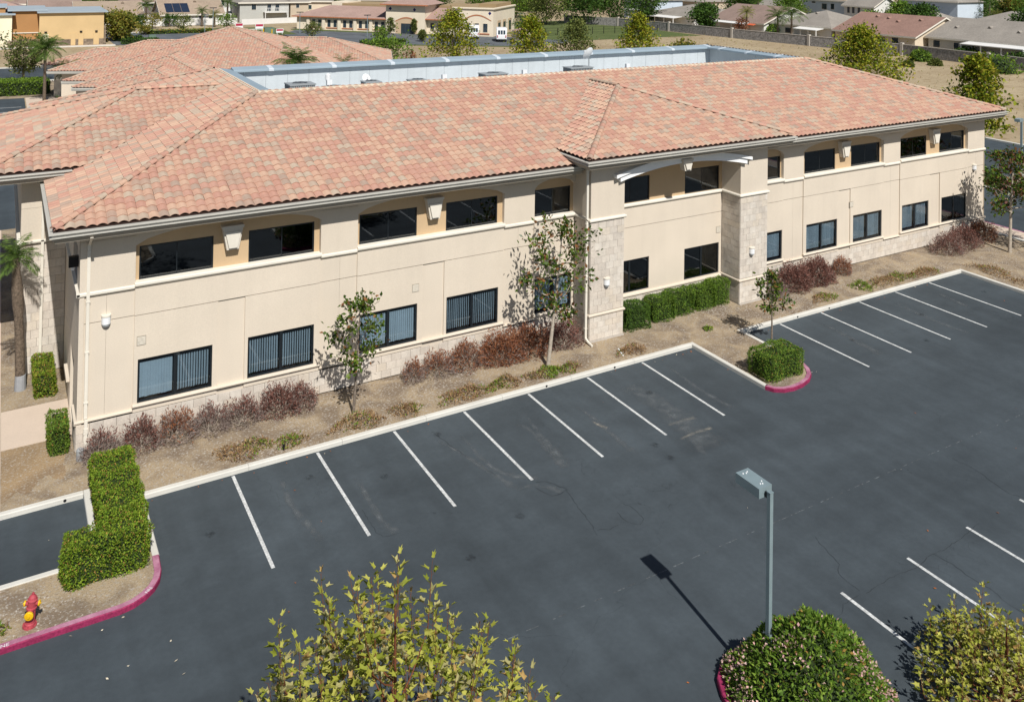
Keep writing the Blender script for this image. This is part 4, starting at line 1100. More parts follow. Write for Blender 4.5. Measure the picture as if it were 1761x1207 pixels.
def unit(a): return a/np.maximum(np.linalg.norm(a, axis=1, keepdims=True), 1e-9)
def cards(C, D, N, L, W, fold=.15):
    C = np.asarray(C); D = unit(D); S = unit(np.cross(N, D)); N = np.cross(D, S); L = np.broadcast_to(np.asarray(L), (len(C),))[:,None]; W = np.broadcast_to(np.asarray(W), (len(C),))[:,None]
    v = np.stack([C, C+D*L*.45+S*W*.5+N*W*fold, C+D*L, C+D*L*.45-S*W*.5+N*W*fold], 1).reshape(-1,3)
    f = np.arange(len(C)*4).reshape(-1,4)
    return v, f
def rdir(n): return unit(rng.normal(size=(n,3)))
def foliage(name, C, mats, L, W, parent, out=None, w=None, upbias=.5, fold=.15, kind='stuff'):
    n = len(C); D = rdir(n); 
    if out is not None: D = unit(D*.8+out)
    N = unit(rdir(n)+np.array([0,0,upbias*2]))
    v, f = cards(C, D, N, L*rng.uniform(.7,1.25,n), W*rng.uniform(.7,1.25,n), fold)
    o = mesh_np(name, v, f, mats, rng.choice(len(mats), n, p=w), parent)
    o['kind'] = kind
    return o

def pick(c, n): return c[rng.integers(0, len(c), n)]
def hedge(name, label, boxes, mats, dens=420, L=.058, W=.036, cat='hedge', group=None, base=.12, w=None, core=True, rnd=.35, lmp=1.0):
    x = np.mean([(b[0]+b[1])/2 for b in boxes]); y = np.mean([(b[2]+b[3])/2 for b in boxes])
    t = thing(name, label, cat, (x,y,base), group)
    P_ = []; O_ = []; mb = MB()
    for (x0,x1,y0,y1,z0,z1) in boxes:
        i = .13+.16*(rnd-.35); mb.box(x0+i,x1-i,y0+i,y1-i,z0,z1-i)
        for (ax, sgn, area) in ((2,1,(x1-x0)*(y1-y0)),(1,-1,(x1-x0)*(z1-z0)),(1,1,(x1-x0)*(z1-z0)),(0,-1,(y1-y0)*(z1-z0)),(0,1,(y1-y0)*(z1-z0))):
            n = int(area*dens); p = np.stack([rng.uniform(x0,x1,n), rng.uniform(y0,y1,n), rng.uniform(z0,z1,n)],1)
            lim = (x0,x1,y0,y1,z0,z1); p[:,ax] = lim[ax*2+(1 if sgn > 0 else 0)]
            # soften corners and add lumps
            lump = .035*np.sin(p[:,0]*5.1+p[:,2]*3)+.03*np.sin(p[:,1]*6.3+1.3*p[:,2]*2)
            p[:,ax] += sgn*(lump*lmp-.02+rng.normal(0,.02*lmp,n))
            c = np.array([(x0+x1)/2,(y0+y1)/2,(z0+z1)/2]); hs = np.array([(x1-x0)/2,(y1-y0)/2,(z1-z0)/2])
            q = np.abs((p-c)/hs); q[:,2] = np.where(p[:,2] > c[2], q[:,2], 0)
            e = np.sort(q,1); over = np.clip(e[:,1]-.8,0,1)[:,None]
            p = p-(p-c)*over*rnd
            d = np.zeros((n,3)); d[:,ax] = sgn; P_.append(p-d*.03); O_.append(d)
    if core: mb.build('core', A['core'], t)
    foliage('leaves', np.concatenate(P_), mats, L, W, t, np.concatenate(O_)*.55, w, 1.3)
    return t
def bush(name, label, c, r, mats, n, L, W, cat='bush', group=None, base=.12, core=True, w=None, lump=.12, top=None, flowers=None, cone=False):
    t = thing(name, label, cat, (c[0],c[1],base), group)
    d = rdir(n); d[:,2] = np.abs(d[:,2])*1.15-.12; d = unit(d)
    az = np.arctan2(d[:,1], d[:,0])
    s = 1+lump*np.sin(az*3+c[0])*np.cos(d[:,2]*5+c[1])+lump*.7*np.sin(az*7+d[:,2]*9)+rng.normal(0,.05,n)
    s *= np.where(rng.random(n) < .3, rng.uniform(.7,.95,n), 1)
    P_ = np.array([c[0],c[1],base]) + d*s[:,None]*np.array(r)
    if cone:
        q = np.sqrt(rng.random(n))*1.02; az = rng.uniform(0,2*PI,n); wob = 1+.07*np.sin(az*3+1)+.05*np.sin(az*7)
        zz = (1-q**1.7)+.05*np.sin(az*5+q*9)+rng.normal(0,.025,n); sk = rng.random(n) < .22; zz[sk] *= rng.uniform(.3,1,sk.sum())
        P_ = np.stack([c[0]+r[0]*q*wob*np.cos(az)-.15*(1-q), c[1]+r[1]*q*wob*np.sin(az), base+r[2]*np.maximum(zz,.01)],1)
        d = unit(np.stack([np.cos(az)*q,np.sin(az)*q,.5+0*q],1))
    P_[:,2] = np.maximum(P_[:,2], base+.02)
    if core:
        mb = MB(); prof = [(.02,0)] + [(math.cos(a)*.82, math.sin(a)*.82) for a in np.linspace(0,PI/2*.97,6)]
        if cone: prof = [(.02,0)] + [(q_*.84, (1-q_**1.7)*.88) for q_ in (.98,.85,.7,.5,.3,.05)]
        mb.lathe([(q[0],q[1]) for q in prof], 12); mb.v = [(c[0]+v[0]*r[0], c[1]+v[1]*r[1], base+v[2]*r[2]) for v in mb.v]
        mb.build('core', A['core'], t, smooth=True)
    foliage('leaves', P_, mats, L, W, t, d*.7, w)
    if flowers:
        k = rng.random(n) < flowers*np.clip(.35+1.5*np.sin(P_[:,0]*3.1+P_[:,2]*2)*np.sin(P_[:,1]*2.7+1)+(1.2*(np.linalg.norm((P_[:,:2]-np.array(c[:2]))/np.array(r[:2]),axis=1) > .8) if cone else 0),.1,2.4); q = P_[k]+d[k]*.04
        foliage('flowers', q, LG['pink'], .07, .06, t, d[k], None, .2)
    return t
def twiggy(name, label, c, r, mats, n, group=None, base=.12, greyf=.4, cat='dying shrub'):
    t = thing(name, label, cat, (c[0],c[1],base), group)
    mb = MB(); o = np.array([c[0],c[1],base])
    for i in range(16):
        d = rdir(1)[0]; d[2] = abs(d[2])*.9+.35; d /= np.linalg.norm(d); e = o+d*np.array(r)*rng.uniform(.6,.95); s = o+np.array([rng.uniform(-.25,.25)*r[0],rng.uniform(-.25,.25)*r[1],0])
        m_ = (s+e)/2+rng.normal(0,.06,3); mb.tube([s,m_,e],[.018,.011,.004],4)
    mb.build('stems', A['palebark'], t)
    d = rdir(n); d[:,2] = np.abs(d[:,2]); az = np.arctan2(d[:,1],d[:,0])
    s = rng.uniform(.45,1.02,n)**.6*(1+.16*np.sin(az*3+c[0]*2)*np.cos(d[:,2]*4)+.1*np.sin(az*8+c[1]))
    P_ = o+d*s[:,None]*np.array(r); P_[:,2] = np.maximum(P_[:,2], base+.03)
    ng = int(n*greyf); M_ = list(mats)+LG['grey']
    low = (P_[:,2]-base)/r[2]
    p = np.clip(greyf*1.5*(1-low)+greyf*.3,0,1)
    gi = rng.random(n) < p
    mi = np.where(gi, len(mats)+rng.integers(0,3,n), rng.integers(0,len(mats),n))
    D = unit(rdir(n)*.9+d*.8+np.array([0,0,.3])); N = rdir(n)
    Lh = np.where(gi, .17, .11)*rng.uniform(.6,1.3,n); Wd = np.where(gi, .012, .032)*rng.uniform(.7,1.3,n)
    v, f = cards(P_, D, N, Lh, Wd, .1)
    mesh_np('twigs', v, f, M_, mi, t)['kind'] = 'stuff'
    return t
def cover(name, label, c, rx, ry, h_, rot=0, green=.35, n=900, group='low ground cover along the kerb', flowers=0):
    t = thing(name, label, 'ground cover', (c[0],c[1],.12), group)
    a = rng.uniform(0,2*PI,n); q = np.sqrt(rng.random(n)); wob = 1+.22*np.sin(a*3+c[0])+.15*np.sin(a*5+c[1]*3)
    u = np.cos(a)*q*rx*wob; v_ = np.sin(a)*q*ry*wob; cr, sr = math.cos(rot), math.sin(rot)
    X = c[0]+u*cr-v_*sr; Y = c[1]+u*sr+v_*cr; hh = h_*np.clip(1-q**2,.1,1)*rng.uniform(.25,1.05,n)*(1+.35*np.sin(X*4)*np.sin(Y*5))
    P_ = np.stack([X,Y,.125+hh],1)
    gsel = rng.random(n) < green*np.clip(1.3*np.sin(X*2.3+c[1]*5)+.6,.15,1.6)
    M_ = LG['brown']+LG['green'][:2]+LG['yellow'][:1]
    mi = np.where(gsel, 3+rng.integers(0,3,n), rng.integers(0,3,n))
    D = unit(rdir(n)+np.array([0,0,.4])); N = unit(rdir(n)+np.array([0,0,.7]))
    v, f = cards(P_, D, N, np.where(gsel,.085,.11)*rng.uniform(.6,1.4,n), np.where(gsel,.05,.028)*rng.uniform(.7,1.3,n))
    mesh_np('leaves', v, f, M_, mi, t)['kind'] = 'stuff'
    if flowers:
        k = rng.integers(0,n,flowers); foliage('flowers', P_[k]+np.array([0,0,.05]), LG['pink'], .09, .08, t)
    return t

def skeleton(base, h_, r, h0, nb, up, shape, trunk_r, lean=(0,0), nsub=5, wob=.04):
    """returns tubes [(pts, radii)] and twig points with directions"""
    b = np.array(base, float); tubes = []; tips = []; dirs = []
    zs = np.linspace(0,1,9); ph = rng.uniform(0,6.28)
    trunk = np.stack([b[0]+lean[0]*zs+wob*h_*.2*np.sin(zs*5+ph)*zs, b[1]+lean[1]*zs+wob*h_*.2*np.cos(zs*4+ph)*zs, b[2]+h_*.96*zs],1)
    tubes.append((trunk, [trunk_r*(1-.88*z)+.006 for z in zs]))
    at = lambda f: np.array([np.interp(f, zs, trunk[:,k]) for k in range(3)])
    az = rng.uniform(0,6.28)
    for i in range(nb):
        t = (i+.5)/nb; f = h0+(1-h0)*t*.97; az += 2.4+rng.uniform(-.4,.4)
        if shape == 'cone': R_ = r*(1.02-t)**.75
        elif shape == 'round': R_ = r*math.sqrt(max(.05, 1-(2*t-.9)**2))
        elif shape == 'vase': R_ = r*(.45+.75*t)*(1 if t < .85 else .8)
        else: R_ = r*(.5+.5*math.sin(PI*min(1,t*1.1)))
        R_ *= rng.uniform(.75,1.15)
        s = at(f); o = np.array([math.cos(az), math.sin(az), 0])
        e = s+o*R_+np.array([0,0,R_*up*rng.uniform(.6,1.3)]); m_ = s+o*R_*.55+np.array([0,0,R_*up*.25])
        m_ += rng.normal(0,.04*R_,3)
        tubes.append((np.array([s,m_,e]), [trunk_r*.42*(1-t*.7)+.004, trunk_r*.22*(1-t*.6)+.003, .003]))
        for k in range(nsub):
            q = rng.uniform(.3,1); p = s*(1-q)**2+2*m_*q*(1-q)+e*q*q
            d = o*rng.uniform(-.2,1)+rng.normal(0,.6,3)+np.array([0,0,.35]); d /= np.linalg.norm(d); l = R_*rng.uniform(.15,.42)
            x = p+d*l; tubes.append((np.array([p,x]), [.006+.002*trunk_r*10, .002]))
            for w_ in (.45,.75,1): tips.append(p+d*l*w_); dirs.append(d)
        tips.append(e); dirs.append(o)
    tips.append(trunk[-1]); dirs.append(np.array([0,0,1.]))
    return tubes, np.array(tips), np.array(dirs)
def make_tree(name, label, base, h_, r, mats, nleaf, L, W, h0=.25, nb=16, up=.5, shape='cone', trunk_r=.08, lean=(0,0), bark='bark', clump=.18, nsub=5, cat='tree', group=None, w=None, seg=5, upbias=.5):
    t = thing(name, label, cat, tuple(base), group)
    tubes, tips, dirs = skeleton(base, h_, r, h0, nb, up, shape, trunk_r, lean, nsub)
    mb = MB()
    for i, (p, rr) in enumerate(tubes): mb.tube(p, rr, 7 if i == 0 else (seg if len(p) > 2 else 3), cap=False)
    mb.build('trunk', A[bark], t, smooth=True, fix=False)
    k = rng.integers(0, len(tips), nleaf)
    P_ = tips[k]+rng.normal(0, clump, (nleaf,3))*np.array([1,1,.8])
    P_[:,2] = np.maximum(P_[:,2], base[2]+h_*h0*.55)
    foliage('crown', P_, mats, L, W, t, dirs[k]*.8, w, upbias)
    return t
def make_palm(name, label, base, h_, nf, fl, trunk_r, mats=None, cat='palm tree', group=None, skirt=0, nl=22, lean=(0,0), bulge=False):
    t = thing(name, label, cat, tuple(base), group); b = np.array(base,float); mb = MB()
    zs = np.linspace(0,1,10)
    pts = np.stack([b[0]+lean[0]*zs**1.5, b[1]+lean[1]*zs**1.5, b[2]+h_*zs],1)
    rr = [trunk_r*(1.25-.35*z+(.55*math.exp(-((z-.72)/.09)**2) if bulge else 0)) for z in zs]
    mb.tube(pts, rr, 10, cap=True); mb.build('trunk', A['palmbark'], t, smooth=True)
    top = pts[-1]; V = []; rach = MB()
    C = []; D = []; N = []; Ls = []; Ws = []
    for i in range(nf):
        az = i*2.4+rng.uniform(-.3,.3); el = math.radians(82-100*(i/nf)**1.1+rng.uniform(-10,10)); L_ = fl*rng.uniform(.8,1.1)
        o = np.array([math.cos(az), math.sin(az), 0]); p = top.copy(); path = [p.copy()]; n = 9
        for k in range(n):
            a = el-1.5*(k/n)**1.3; p = p+(o*math.cos(a)+np.array([0,0,math.sin(a)]))*L_/n; path.append(p.copy())
        rach.tube(path, [.022*fl/2*(1-.85*k/n) for k in range(n+1)], 3, cap=False)
        path = np.array(path); side = np.cross(o,[0,0,1.])
        for k in range(nl):
            f = .12+.88*k/nl; q = np.array([np.interp(f, np.linspace(0,1,n+1), path[:,c]) for c in range(3)])
            tan = path[min(int(f*n)+1,n)]-path[min(int(f*n),n-1)]; tan /= np.linalg.norm(tan)
            for sg in (-1,1):
                d = side*sg*.85+tan*.55+np.array([0,0,-.35+rng.uniform(-.25,.1)])
                C.append(q); D.append(d); N.append(np.cross(d, tan)*sg); Ls.append(L_*.30*math.sin(PI*min(.97,max(.12,f*.9+.08)))*rng.uniform(.8,1.15)); Ws.append(L_*.024)
    rach.build('frond_stems', mats[0] if mats else LG['palm'][0], t, fix=False)
    v, f = cards(np.array(C), np.array(D), np.array(N)+1e-4, np.array(Ls), np.array(Ws), .05)
    mats = mats or LG['palm']
    mesh_np('crown', v, f, mats, rng.choice(len(mats), len(C)), t)['kind'] = 'stuff'
    return t

# hedges about the lot
hedge('hedge', 'long clipped green hedge bending in an L beside the red kerb', [(-4.02,-2.86,-2.5,1.35,.12,1.18),(-4.98,-2.9,-3.42,-2.45,.12,1.2)], LG['hedge'], 1150, w=[.38,.30,.24,.08], lmp=1.3)
hedge('hedge', 'narrow upright hedge by the path at the building corner', [(-5.02,-4.42,3.55,4.95,.12,1.05)], LG['green']+LG['hedge'][3:], 1100, w=[.4,.3,.22,.08], lmp=1.3)
hedge('hedge', 'narrow hedge with yellow and red tips beside the grey palm trunk', [(-5.35,-4.62,7.95,10.15,.12,.95)], LG['hedge'], 1100, w=[.3,.35,.17,.18], lmp=1.3)
hedge('hedge', 'boxy rounded hedge on the red tipped kerb island', [(19.48,21.55,-4.15,-2.85,.12,1.12)], LG['green']+LG['dark'][:1]+LG['hedge'][3:], 1050, rnd=.75, lmp=1.5, w=[.4,.28,.2,.08,.04])
hedge('hedge', 'dark clipped hedge block against the left entrance pillar', [(17.5,18.9,2.25,3.35,.12,1.12)], LG['dark']+LG['green'][:1], 1050, rnd=.9, lmp=1.8)
hedge('hedge', 'middle clipped hedge block under the entrance bay windows', [(19.15,20.5,2.4,3.35,.12,1.15),(20.3,21.75,2.5,3.35,.12,1.22)], LG['green']+LG['dark'][:1], 1050, rnd=.9, lmp=1.8)
hedge('hedge', 'right clipped hedge block under the entrance bay beside right pillar', [(21.85,23.1,2.5,3.35,.12,1.2),(22.9,24.0,2.55,3.35,.12,1.28)], LG['green'], 1050, rnd=.9, lmp=1.8)

# dying shrubs against the wall
for (x, y, rx, ry, rz, mt, gf, lb) in [
 (-3.55,2.75,.62,.5,.85,'red',.75,'grey and red dying shrub nearest the left corner of the building'),
 (-2.35,2.75,.62,.55,.95,'red',.45,'reddish dying shrub second from the left building corner'),
 (-1.25,2.75,.68,.55,.95,'rust',.6,'half bare red grey shrub under the left half of the first ground floor window'),
 (-.15,2.75,.62,.5,.85,'red',.85,'almost bare grey shrub under the right half of the first ground floor window'),
 (.95,2.75,.7,.5,.85,'red',.7,'grey red thin shrub between the first two ground floor windows'),
 (2.25,2.8,.8,.55,1.0,'red',.3,'deep red dying shrub under the second ground floor window'),
 (3.1,2.85,.55,.5,.8,'red',.45,'small red tipped shrub right beside the deep red one'),
 (7.45,2.75,.4,.4,.75,'rust',.6,'small brown shrub at the left end of the rust coloured row'),
 (8.5,2.75,.7,.5,.85,'rust',.6,'thin grey brown shrub in the rust coloured row'),
 (9.75,2.75,.8,.55,1.0,'rust',.4,'rusty shrub under the fourth ground floor window'),
 (11.35,2.6,1.0,.7,1.15,'rust',.2,'big bright rust coloured shrub left of the leaning magnolia'),
 (12.6,2.6,.9,.7,1.15,'rust',.25,'rust coloured shrub right behind the leaning magnolia trunk'),
 (14.3,2.65,.95,.7,1.05,'red',.3,'dark red shrub tucked beside the left entrance pillar'),
 (26.6,2.3,.7,.6,.9,'red',.7,'grey dry shrub at the right foot of the right entrance pillar'),
 (28.2,2.5,1.0,.75,1.15,'red',.12,'dark red shrub left half of the pair right of the entrance'),
 (29.9,2.55,1.1,.8,1.2,'red',.1,'dark red shrub right half of the pair right of the entrance'),
 (32.2,2.8,.55,.5,.8,'rust',.35,'small rust shrub alone beside the dark red pair'),
 (40.5,2.2,1.05,.8,1.0,'red',.4,'mauve red shrub at the left of the far right group'),
 (42.2,2.4,1.3,.85,1.15,'red',.25,'large red brown shrub in the far right group'),
 (44.6,2.7,1.1,.8,1.05,'rust',.3,'brown shrub behind the far right magnolia trunk')]:
    twiggy('dying_shrub', lb, (x,y), (rx,ry,rz), LG[mt], int((2600*rx*rz+700)*(1.9 if gf < .25 else 1.25)), 'dying shrubs along the wall', greyf=gf)

# ground cover by the kerb
for (x, y, rx, ry, hh, g, n, fl, lb) in [
 (.55,.95,.95,.5,.34,.25,1000,3,'brown ground cover patch nearest the clipped L hedge'),
 (2.1,.75,.5,.38,.28,.35,450,0,'small round ground cover patch with a green top'),
 (4.5,.8,1.0,.48,.34,.12,1000,0,'dry brown ground cover at the foot of the first magnolia'),
 (6.3,.75,.62,.42,.3,.35,600,0,'green hearted brown ground cover patch right of the first magnolia'),
 (8.7,.75,1.15,.45,.3,.3,1100,0,'long brown green ground cover patch in the middle of the kerb'),
 (10.4,.8,.7,.42,.3,.3,700,0,'brown ground cover patch just left of the leaning magnolia'),
 (12.2,.75,.9,.35,.28,.75,800,0,'greenest ground cover patch in front of the leaning magnolia'),
 (13.3,.7,.5,.35,.26,.35,450,0,'small ground cover tuft right of the leaning magnolia'),
 (16.5,.75,.7,.4,.26,.1,600,0,'dry brown ground cover before the left entrance pillar'),
 (20.9,.85,.22,.2,.22,.9,160,0,'tiny green plant alone on the gravel before the entrance'),
 (28.5,.85,.75,.42,.28,.4,600,0,'ground cover patch opposite the dark red shrubs'),
 (31.4,.95,.55,.5,.38,.6,500,14,'ground cover tuft with pink flowers'),
 (33.6,.85,1.9,.45,.34,.35,1500,0,'long brown ground cover strip along the right stalls, left half'),
 (36.1,.7,1.2,.4,.32,.35,900,0,'long brown ground cover strip along the right stalls, right half'),
 (39.6,-.9,.6,1.2,.34,.25,1000,0,'brown ground cover at the far right kerb corner'),
 (39.5,-3.4,.6,1.3,.34,.3,1000,0,'brown green ground cover down the far right kerb')]:
    cover('ground_cover', lb, (x,y), rx, ry, hh, 0, g, n, flowers=fl)
cover('ground_cover', 'little green tuft left of the fire hydrant', (-6.5,-4.05), .3, .22, .22, 0, .95, 180)

# young magnolias
make_tree('magnolia_tree', 'slender young magnolia with sparse crown before the third ground floor window', (4.56,1.5,.12), 4.1, 1.0, LG['mag'], 900, .18, .10, .34, 13, .8, 'round', .05, (.25,.1), clump=.13, group='young magnolias along the bed', w=[.4,.3,.18,.12])
make_tree('magnolia_tree', 'tall leaning magnolia before the left entrance pillar', (12.66,1.2,.12), 5.75, 1.55, LG['mag'], 1450, .19, .105, .3, 17, .75, 'round', .085, (.85,.3), 'palebark', clump=.15, group='young magnolias along the bed', w=[.36,.3,.16,.18])
make_tree('magnolia_tree', 'small thin magnolia behind the kerb island hedge', (22.35,-1.55,.12), 3.1, .62, LG['mag'], 620, .18, .095, .36, 10, .8, 'round', .04, (.1,.1), clump=.11, group='young magnolias along the bed', w=[.4,.3,.15,.15])
make_tree('magnolia_tree', 'broad magnolia with reddish leaves at the right building corner', (43.7,.5,.12), 5.9, 1.55, LG['mag']+LG['red'][:1], 2000, .24, .12, .36, 20, .6, 'round', .10, (.3,0), 'palebark', clump=.2, group='young magnolias along the bed', w=[.33,.25,.2,.14,.08])
make_tree('magnolia_tree', 'magnolia at the right picture edge, lower branch reaching in', (45.6,-1.4,.12), 4.6, 1.7, LG['mag'], 900, .24, .10, .36, 14, .6, 'round', .08, clump=.2, group='young magnolias along the bed')

# palm by the side wing
make_palm('palm_tree', 'queen palm with grey trunk beside the left side wing', (-5.75,9.1,.12), 4.9, 22, 1.12, .15, nl=26, lean=(-.25,.1), bulge=True)
MB().lathe([(.2,0),(.185,.55),(.175,.56)], 14, (-5.75,9.1,.12)).build('painted_trunk_base', A['trunkpaint'], bpy.data.objects['palm_tree'])

# island at the lower right
isl = [(7.5,-30),(7.5,-14.3),(7.62,-13.9),(7.85,-13.5),(8.25,-13.2),(8.75,-13.08),(9.9,-13.08),(10.4,-13.25),(10.7,-13.7),(10.75,-14.3),(10.75,-30)]
island = struct(sheet('planting_bed', isl, .12, A['soil']))
k2 = MB(); k2.sweep(isl[1:7], KP, 1); k2.m = [0,0,1,1,1,0]*5+[0,0]; k2.build('painted_kerb', [A['kerbred'],A['kerbred']], island)
kerb_run([isl[0], isl[1]], 1, island); kerb_run(isl[6:], 1, island)
bush('flowering_bush', 'big mounded bush with pale pink flowers under the lamp post', (9.3,-15.05), (1.85,1.8,1.75), LG['green']+LG['hedge'][2:], 10500, .12, .05, 'bush', None, .12, True, [.35,.28,.2,.12,.05], .09, flowers=.17, cone=True)
isl3 = [(12.95,-30),(12.95,-16.9),(13.4,-16.4),(14.8,-16.4),(15.25,-16.9),(15.25,-30)]
island3 = struct(sheet('planting_bed', isl3, .12, A['soil'])); kerb_run(isl3, 1, island3)
isl2 = [(-2.6,-30),(-2.6,-15),(-1.9,-14.2),(.1,-14.2),(.8,-15),(.8,-30)]
island2 = struct(sheet('planting_bed', isl2, .12, A['soil'])); kerb_run(isl2, 1, island2)

# sycamores near the camera: lobed leaves
OUT = [(0,1.0),(24,.50),(48,.86),(78,.44),(108,.58),(150,.25)]
lp = [(math.sin(math.radians(a))*r_, math.cos(math.radians(a))*r_+.22) for a, r_ in OUT] + [(0,.0)] + [(-math.sin(math.radians(a))*r_, math.cos(math.radians(a))*r_+.22) for a, r_ in OUT[:0:-1]]
def leaf_geo(curl):
    vs = [(0,.28,.04)]+[(x*.50, y*.98, .42*abs(x)*curl-.28*max(0,y-.5)**2+.05) for x, y in lp]; n = len(lp)
    return np.array(vs), [(0, 1+i, 1+(i+1)%n) for i in range(n)]
def sycamore(name, label, base, h_, r, slope, nshoot, slen, size, nfill, per=17, zmin=.3):
    t = thing(name, label, 'tree', tuple(base), None); b = np.array(base,float); off = b.copy()
    mb = MB(); leaves_ = []
    zs = np.linspace(0,1,8); trunk = np.stack([b[0]+.08*np.sin(zs*4)*h_*.1, b[1]+.06*np.cos(zs*3)*h_*.1, b[2]+h_*.97*zs],1)
    mb.tube(trunk, [.06*(1-z)**.8+.006 for z in zs], 8, cap=False)
    at = lambda f: np.array([np.interp(min(max(f,0),1), zs, trunk[:,k]) for k in range(3)])
    ztop = lambda q, a: b[2]+h_-slope*q*(1+.20*math.sin(a*3+1)+.16*math.sin(a*5+2))-.12*math.sin(q*5+a*2)
    for i in range(nshoot):
        q = r*math.sqrt((i+.3)/nshoot)*rng.uniform(.85,1.1); a = i*2.39996+rng.uniform(-.25,.25)
        if i == 0: q = .02
        zt = ztop(q, a)+(rng.uniform(-.5,.38) if i else .1)*slen; L_ = slen*rng.uniform(.75,1.3)
        if zt-L_ < b[2]+zmin: L_ = max(.25, zt-b[2]-zmin)
        o = np.array([math.cos(a), math.sin(a), 0]); top = np.array([b[0]+o[0]*q, b[1]+o[1]*q, zt]); d = np.array([o[0]*.16*min(1,q), o[1]*.16*min(1,q), 1.])+rng.normal(0,.07,3); d /= np.linalg.norm(d)
        bot = top-d*L_; s = at((bot[2]-b[2]-.45*q)/h_); m_ = (s+bot)/2-np.array([0,0,.08*q])
        mb.tube([s,m_,bot], [.016,.011,.008], 5, cap=False)
        bend = rng.normal(0,.03,3); mid = (bot+top)/2+bend; mb.tube([bot,mid,top], [.008,.006,.003], 5, cap=False)
        n = max(5, int(per*L_/slen)); ph = rng.uniform(0,6.28)
        for k in range(n):
            f = (k+.6)/n; p = bot*(1-f)**2+2*mid*f*(1-f)+top*f*f; az = ph+k*2.4+rng.uniform(-.3,.3); e = np.array([math.cos(az), math.sin(az), 0])
            up = .15+.75*f**2+rng.uniform(-.25,.3); dd = e+np.array([0,0,up]); dd /= np.linalg.norm(dd)
            nn = np.array([0,0,1.])-e*(.25+.5*f)+rng.normal(0,.38,3); sz = size*(1.05-.35*f**3)*rng.uniform(.75,1.2)
            pt = p+dd*rng.uniform(.05,.11)*size/.18
            mb.tube([p,pt], .0025, 3, cap=False)
            leaves_.append((pt, dd, nn/np.linalg.norm(nn), sz))
    for i in range(nfill):
        q = r*math.sqrt(rng.random())*1.02; a = rng.uniform(0,6.28); z = ztop(q, a)-.62*slen-rng.exponential(.55)*slen
        if z < b[2]+zmin: continue
        az = rng.uniform(0,6.28); dd = np.array([math.cos(az), math.sin(az), rng.uniform(-.3,.7)]); dd /= np.linalg.norm(dd); nn = rng.normal(0,.6,3)+np.array([0,-.1,.8])
        leaves_.append((np.array([b[0]+q*math.cos(a), b[1]+q*math.sin(a), z]), dd, nn/np.linalg.norm(nn), size*rng.uniform(.65,1.1)))
    mb.build('branches', A['twig'], t, smooth=True, fix=False)
    leaves_.sort(key=lambda q: np.linalg.norm(q[0]-np.array(CAM))/q[3] + (1e3 if q[0][2] < base[2]+h_*.55 else 0))
    gm = LG['syc']; W_ = [.31,.25,.23,.07,.14]
    meshes = []
    for i in range(5):
        vs, fs = leaf_geo(.6+.35*i); me = bpy.data.meshes.new('leaf'); me.from_pydata(vs.tolist(), [], fs); me.materials.append(gm[i]); me.update(); meshes.append(me)
    V = []; F = []; mi = []; nv = 0
    for i, (p, d, n_, s) in enumerate(leaves_):
        x = np.cross(d, n_); x /= np.linalg.norm(x); z = np.cross(x, d); k = int(rng.choice(5, p=W_)); s = s*.8
        if i < 300:
            o = bpy.data.objects.new('leaf', meshes[k]); COL.objects.link(o); o.parent = t; q = p-off
            o.matrix_local = Matrix(((x[0]*s,d[0]*s,z[0]*s,q[0]),(x[1]*s,d[1]*s,z[1]*s,q[1]),(x[2]*s,d[2]*s,z[2]*s,q[2]),(0,0,0,1)))
        else:
            vs, fs = leaf_geo(.6+.35*k); V.append(p+vs[:,:1]*s*x+vs[:,1:2]*s*d+vs[:,2:3]*s*z); F.append(np.array(fs)+nv); nv += len(vs); mi += [k]*len(fs)
    if V: mesh_np('foliage', np.concatenate(V), np.concatenate(F), gm, mi, t)['kind'] = 'stuff'
    return t
sycamore('sycamore_tree', 'young sycamore with lobed yellow green leaves, its top at the bottom centre', (-1.1,-15.68,.12), 6.8, 3.6, .93, 92, 1.3, .19, 2500, 21, 2.2)
sycamore('sycamore_tree', 'low bushy sycamore in the bottom right corner', (13.05,-17.15,.12), 1.75, 1.9, .42, 60, .75, .17, 2200, 14, .15)

# lamp posts
def lamp_post(label, x, y, zt, rot, w=.1):
    t = thing('lamp_post', label, 'lamp post', (x,y,.0), 'parking lot lamp posts', rot)
    L0 = (0,0,0)
    def b(mb, nm, mat, par=t, smooth=False): return mb.build(nm, mat, par, smooth, loc=(0,0,0))
    b(MB().lathe([(.28,0),(.28,.6),(.25,.62)], 16), 'footing', A['kerb'])
    b(MB().box(-w/2,w/2,-w/2,w/2,.6,zt), 'pole', A['lamp'])
    b(MB().box(-w/2-.008,w/2+.008,-w/2-.008,w/2+.008,zt+.001,zt+.015), 'pole_cap', A['lamp'])
    b(MB().box(-.03,.03,w/2,w/2+.09,zt-.16,zt-.04), 'arm', A['lampdark'])
    hd = MB(); y0 = w/2+.09; hd.box(-.2,.2,y0,y0+.74,zt-.17,zt+.05); ho = b(hd, 'lamp_head', A['lamp'])
    b(MB().box(-.17,.17,y0+.04,y0+.70,zt-.18,zt-.171), 'lens', A['plasticwhite'], ho)
    for (bx, by) in ((-.08,.62),(.0,.6),(.06,.63),(.03,.12),(.08,.2),(-.02,.14)): b(MB().lathe([(.018,0),(.014,.014)], 8, (bx,y0+by,zt+.051)), 'bolt', A['plasticwhite'], ho)
    return t
lamp_post('square grey lamp post with box head beside the pink flowering bush', 8.62, -14.32, 4.55, 0)
lamp_post('distant lamp post with dark box head by the road at the right edge', 62.9, 10.7, 4.6, math.radians(100), .14)

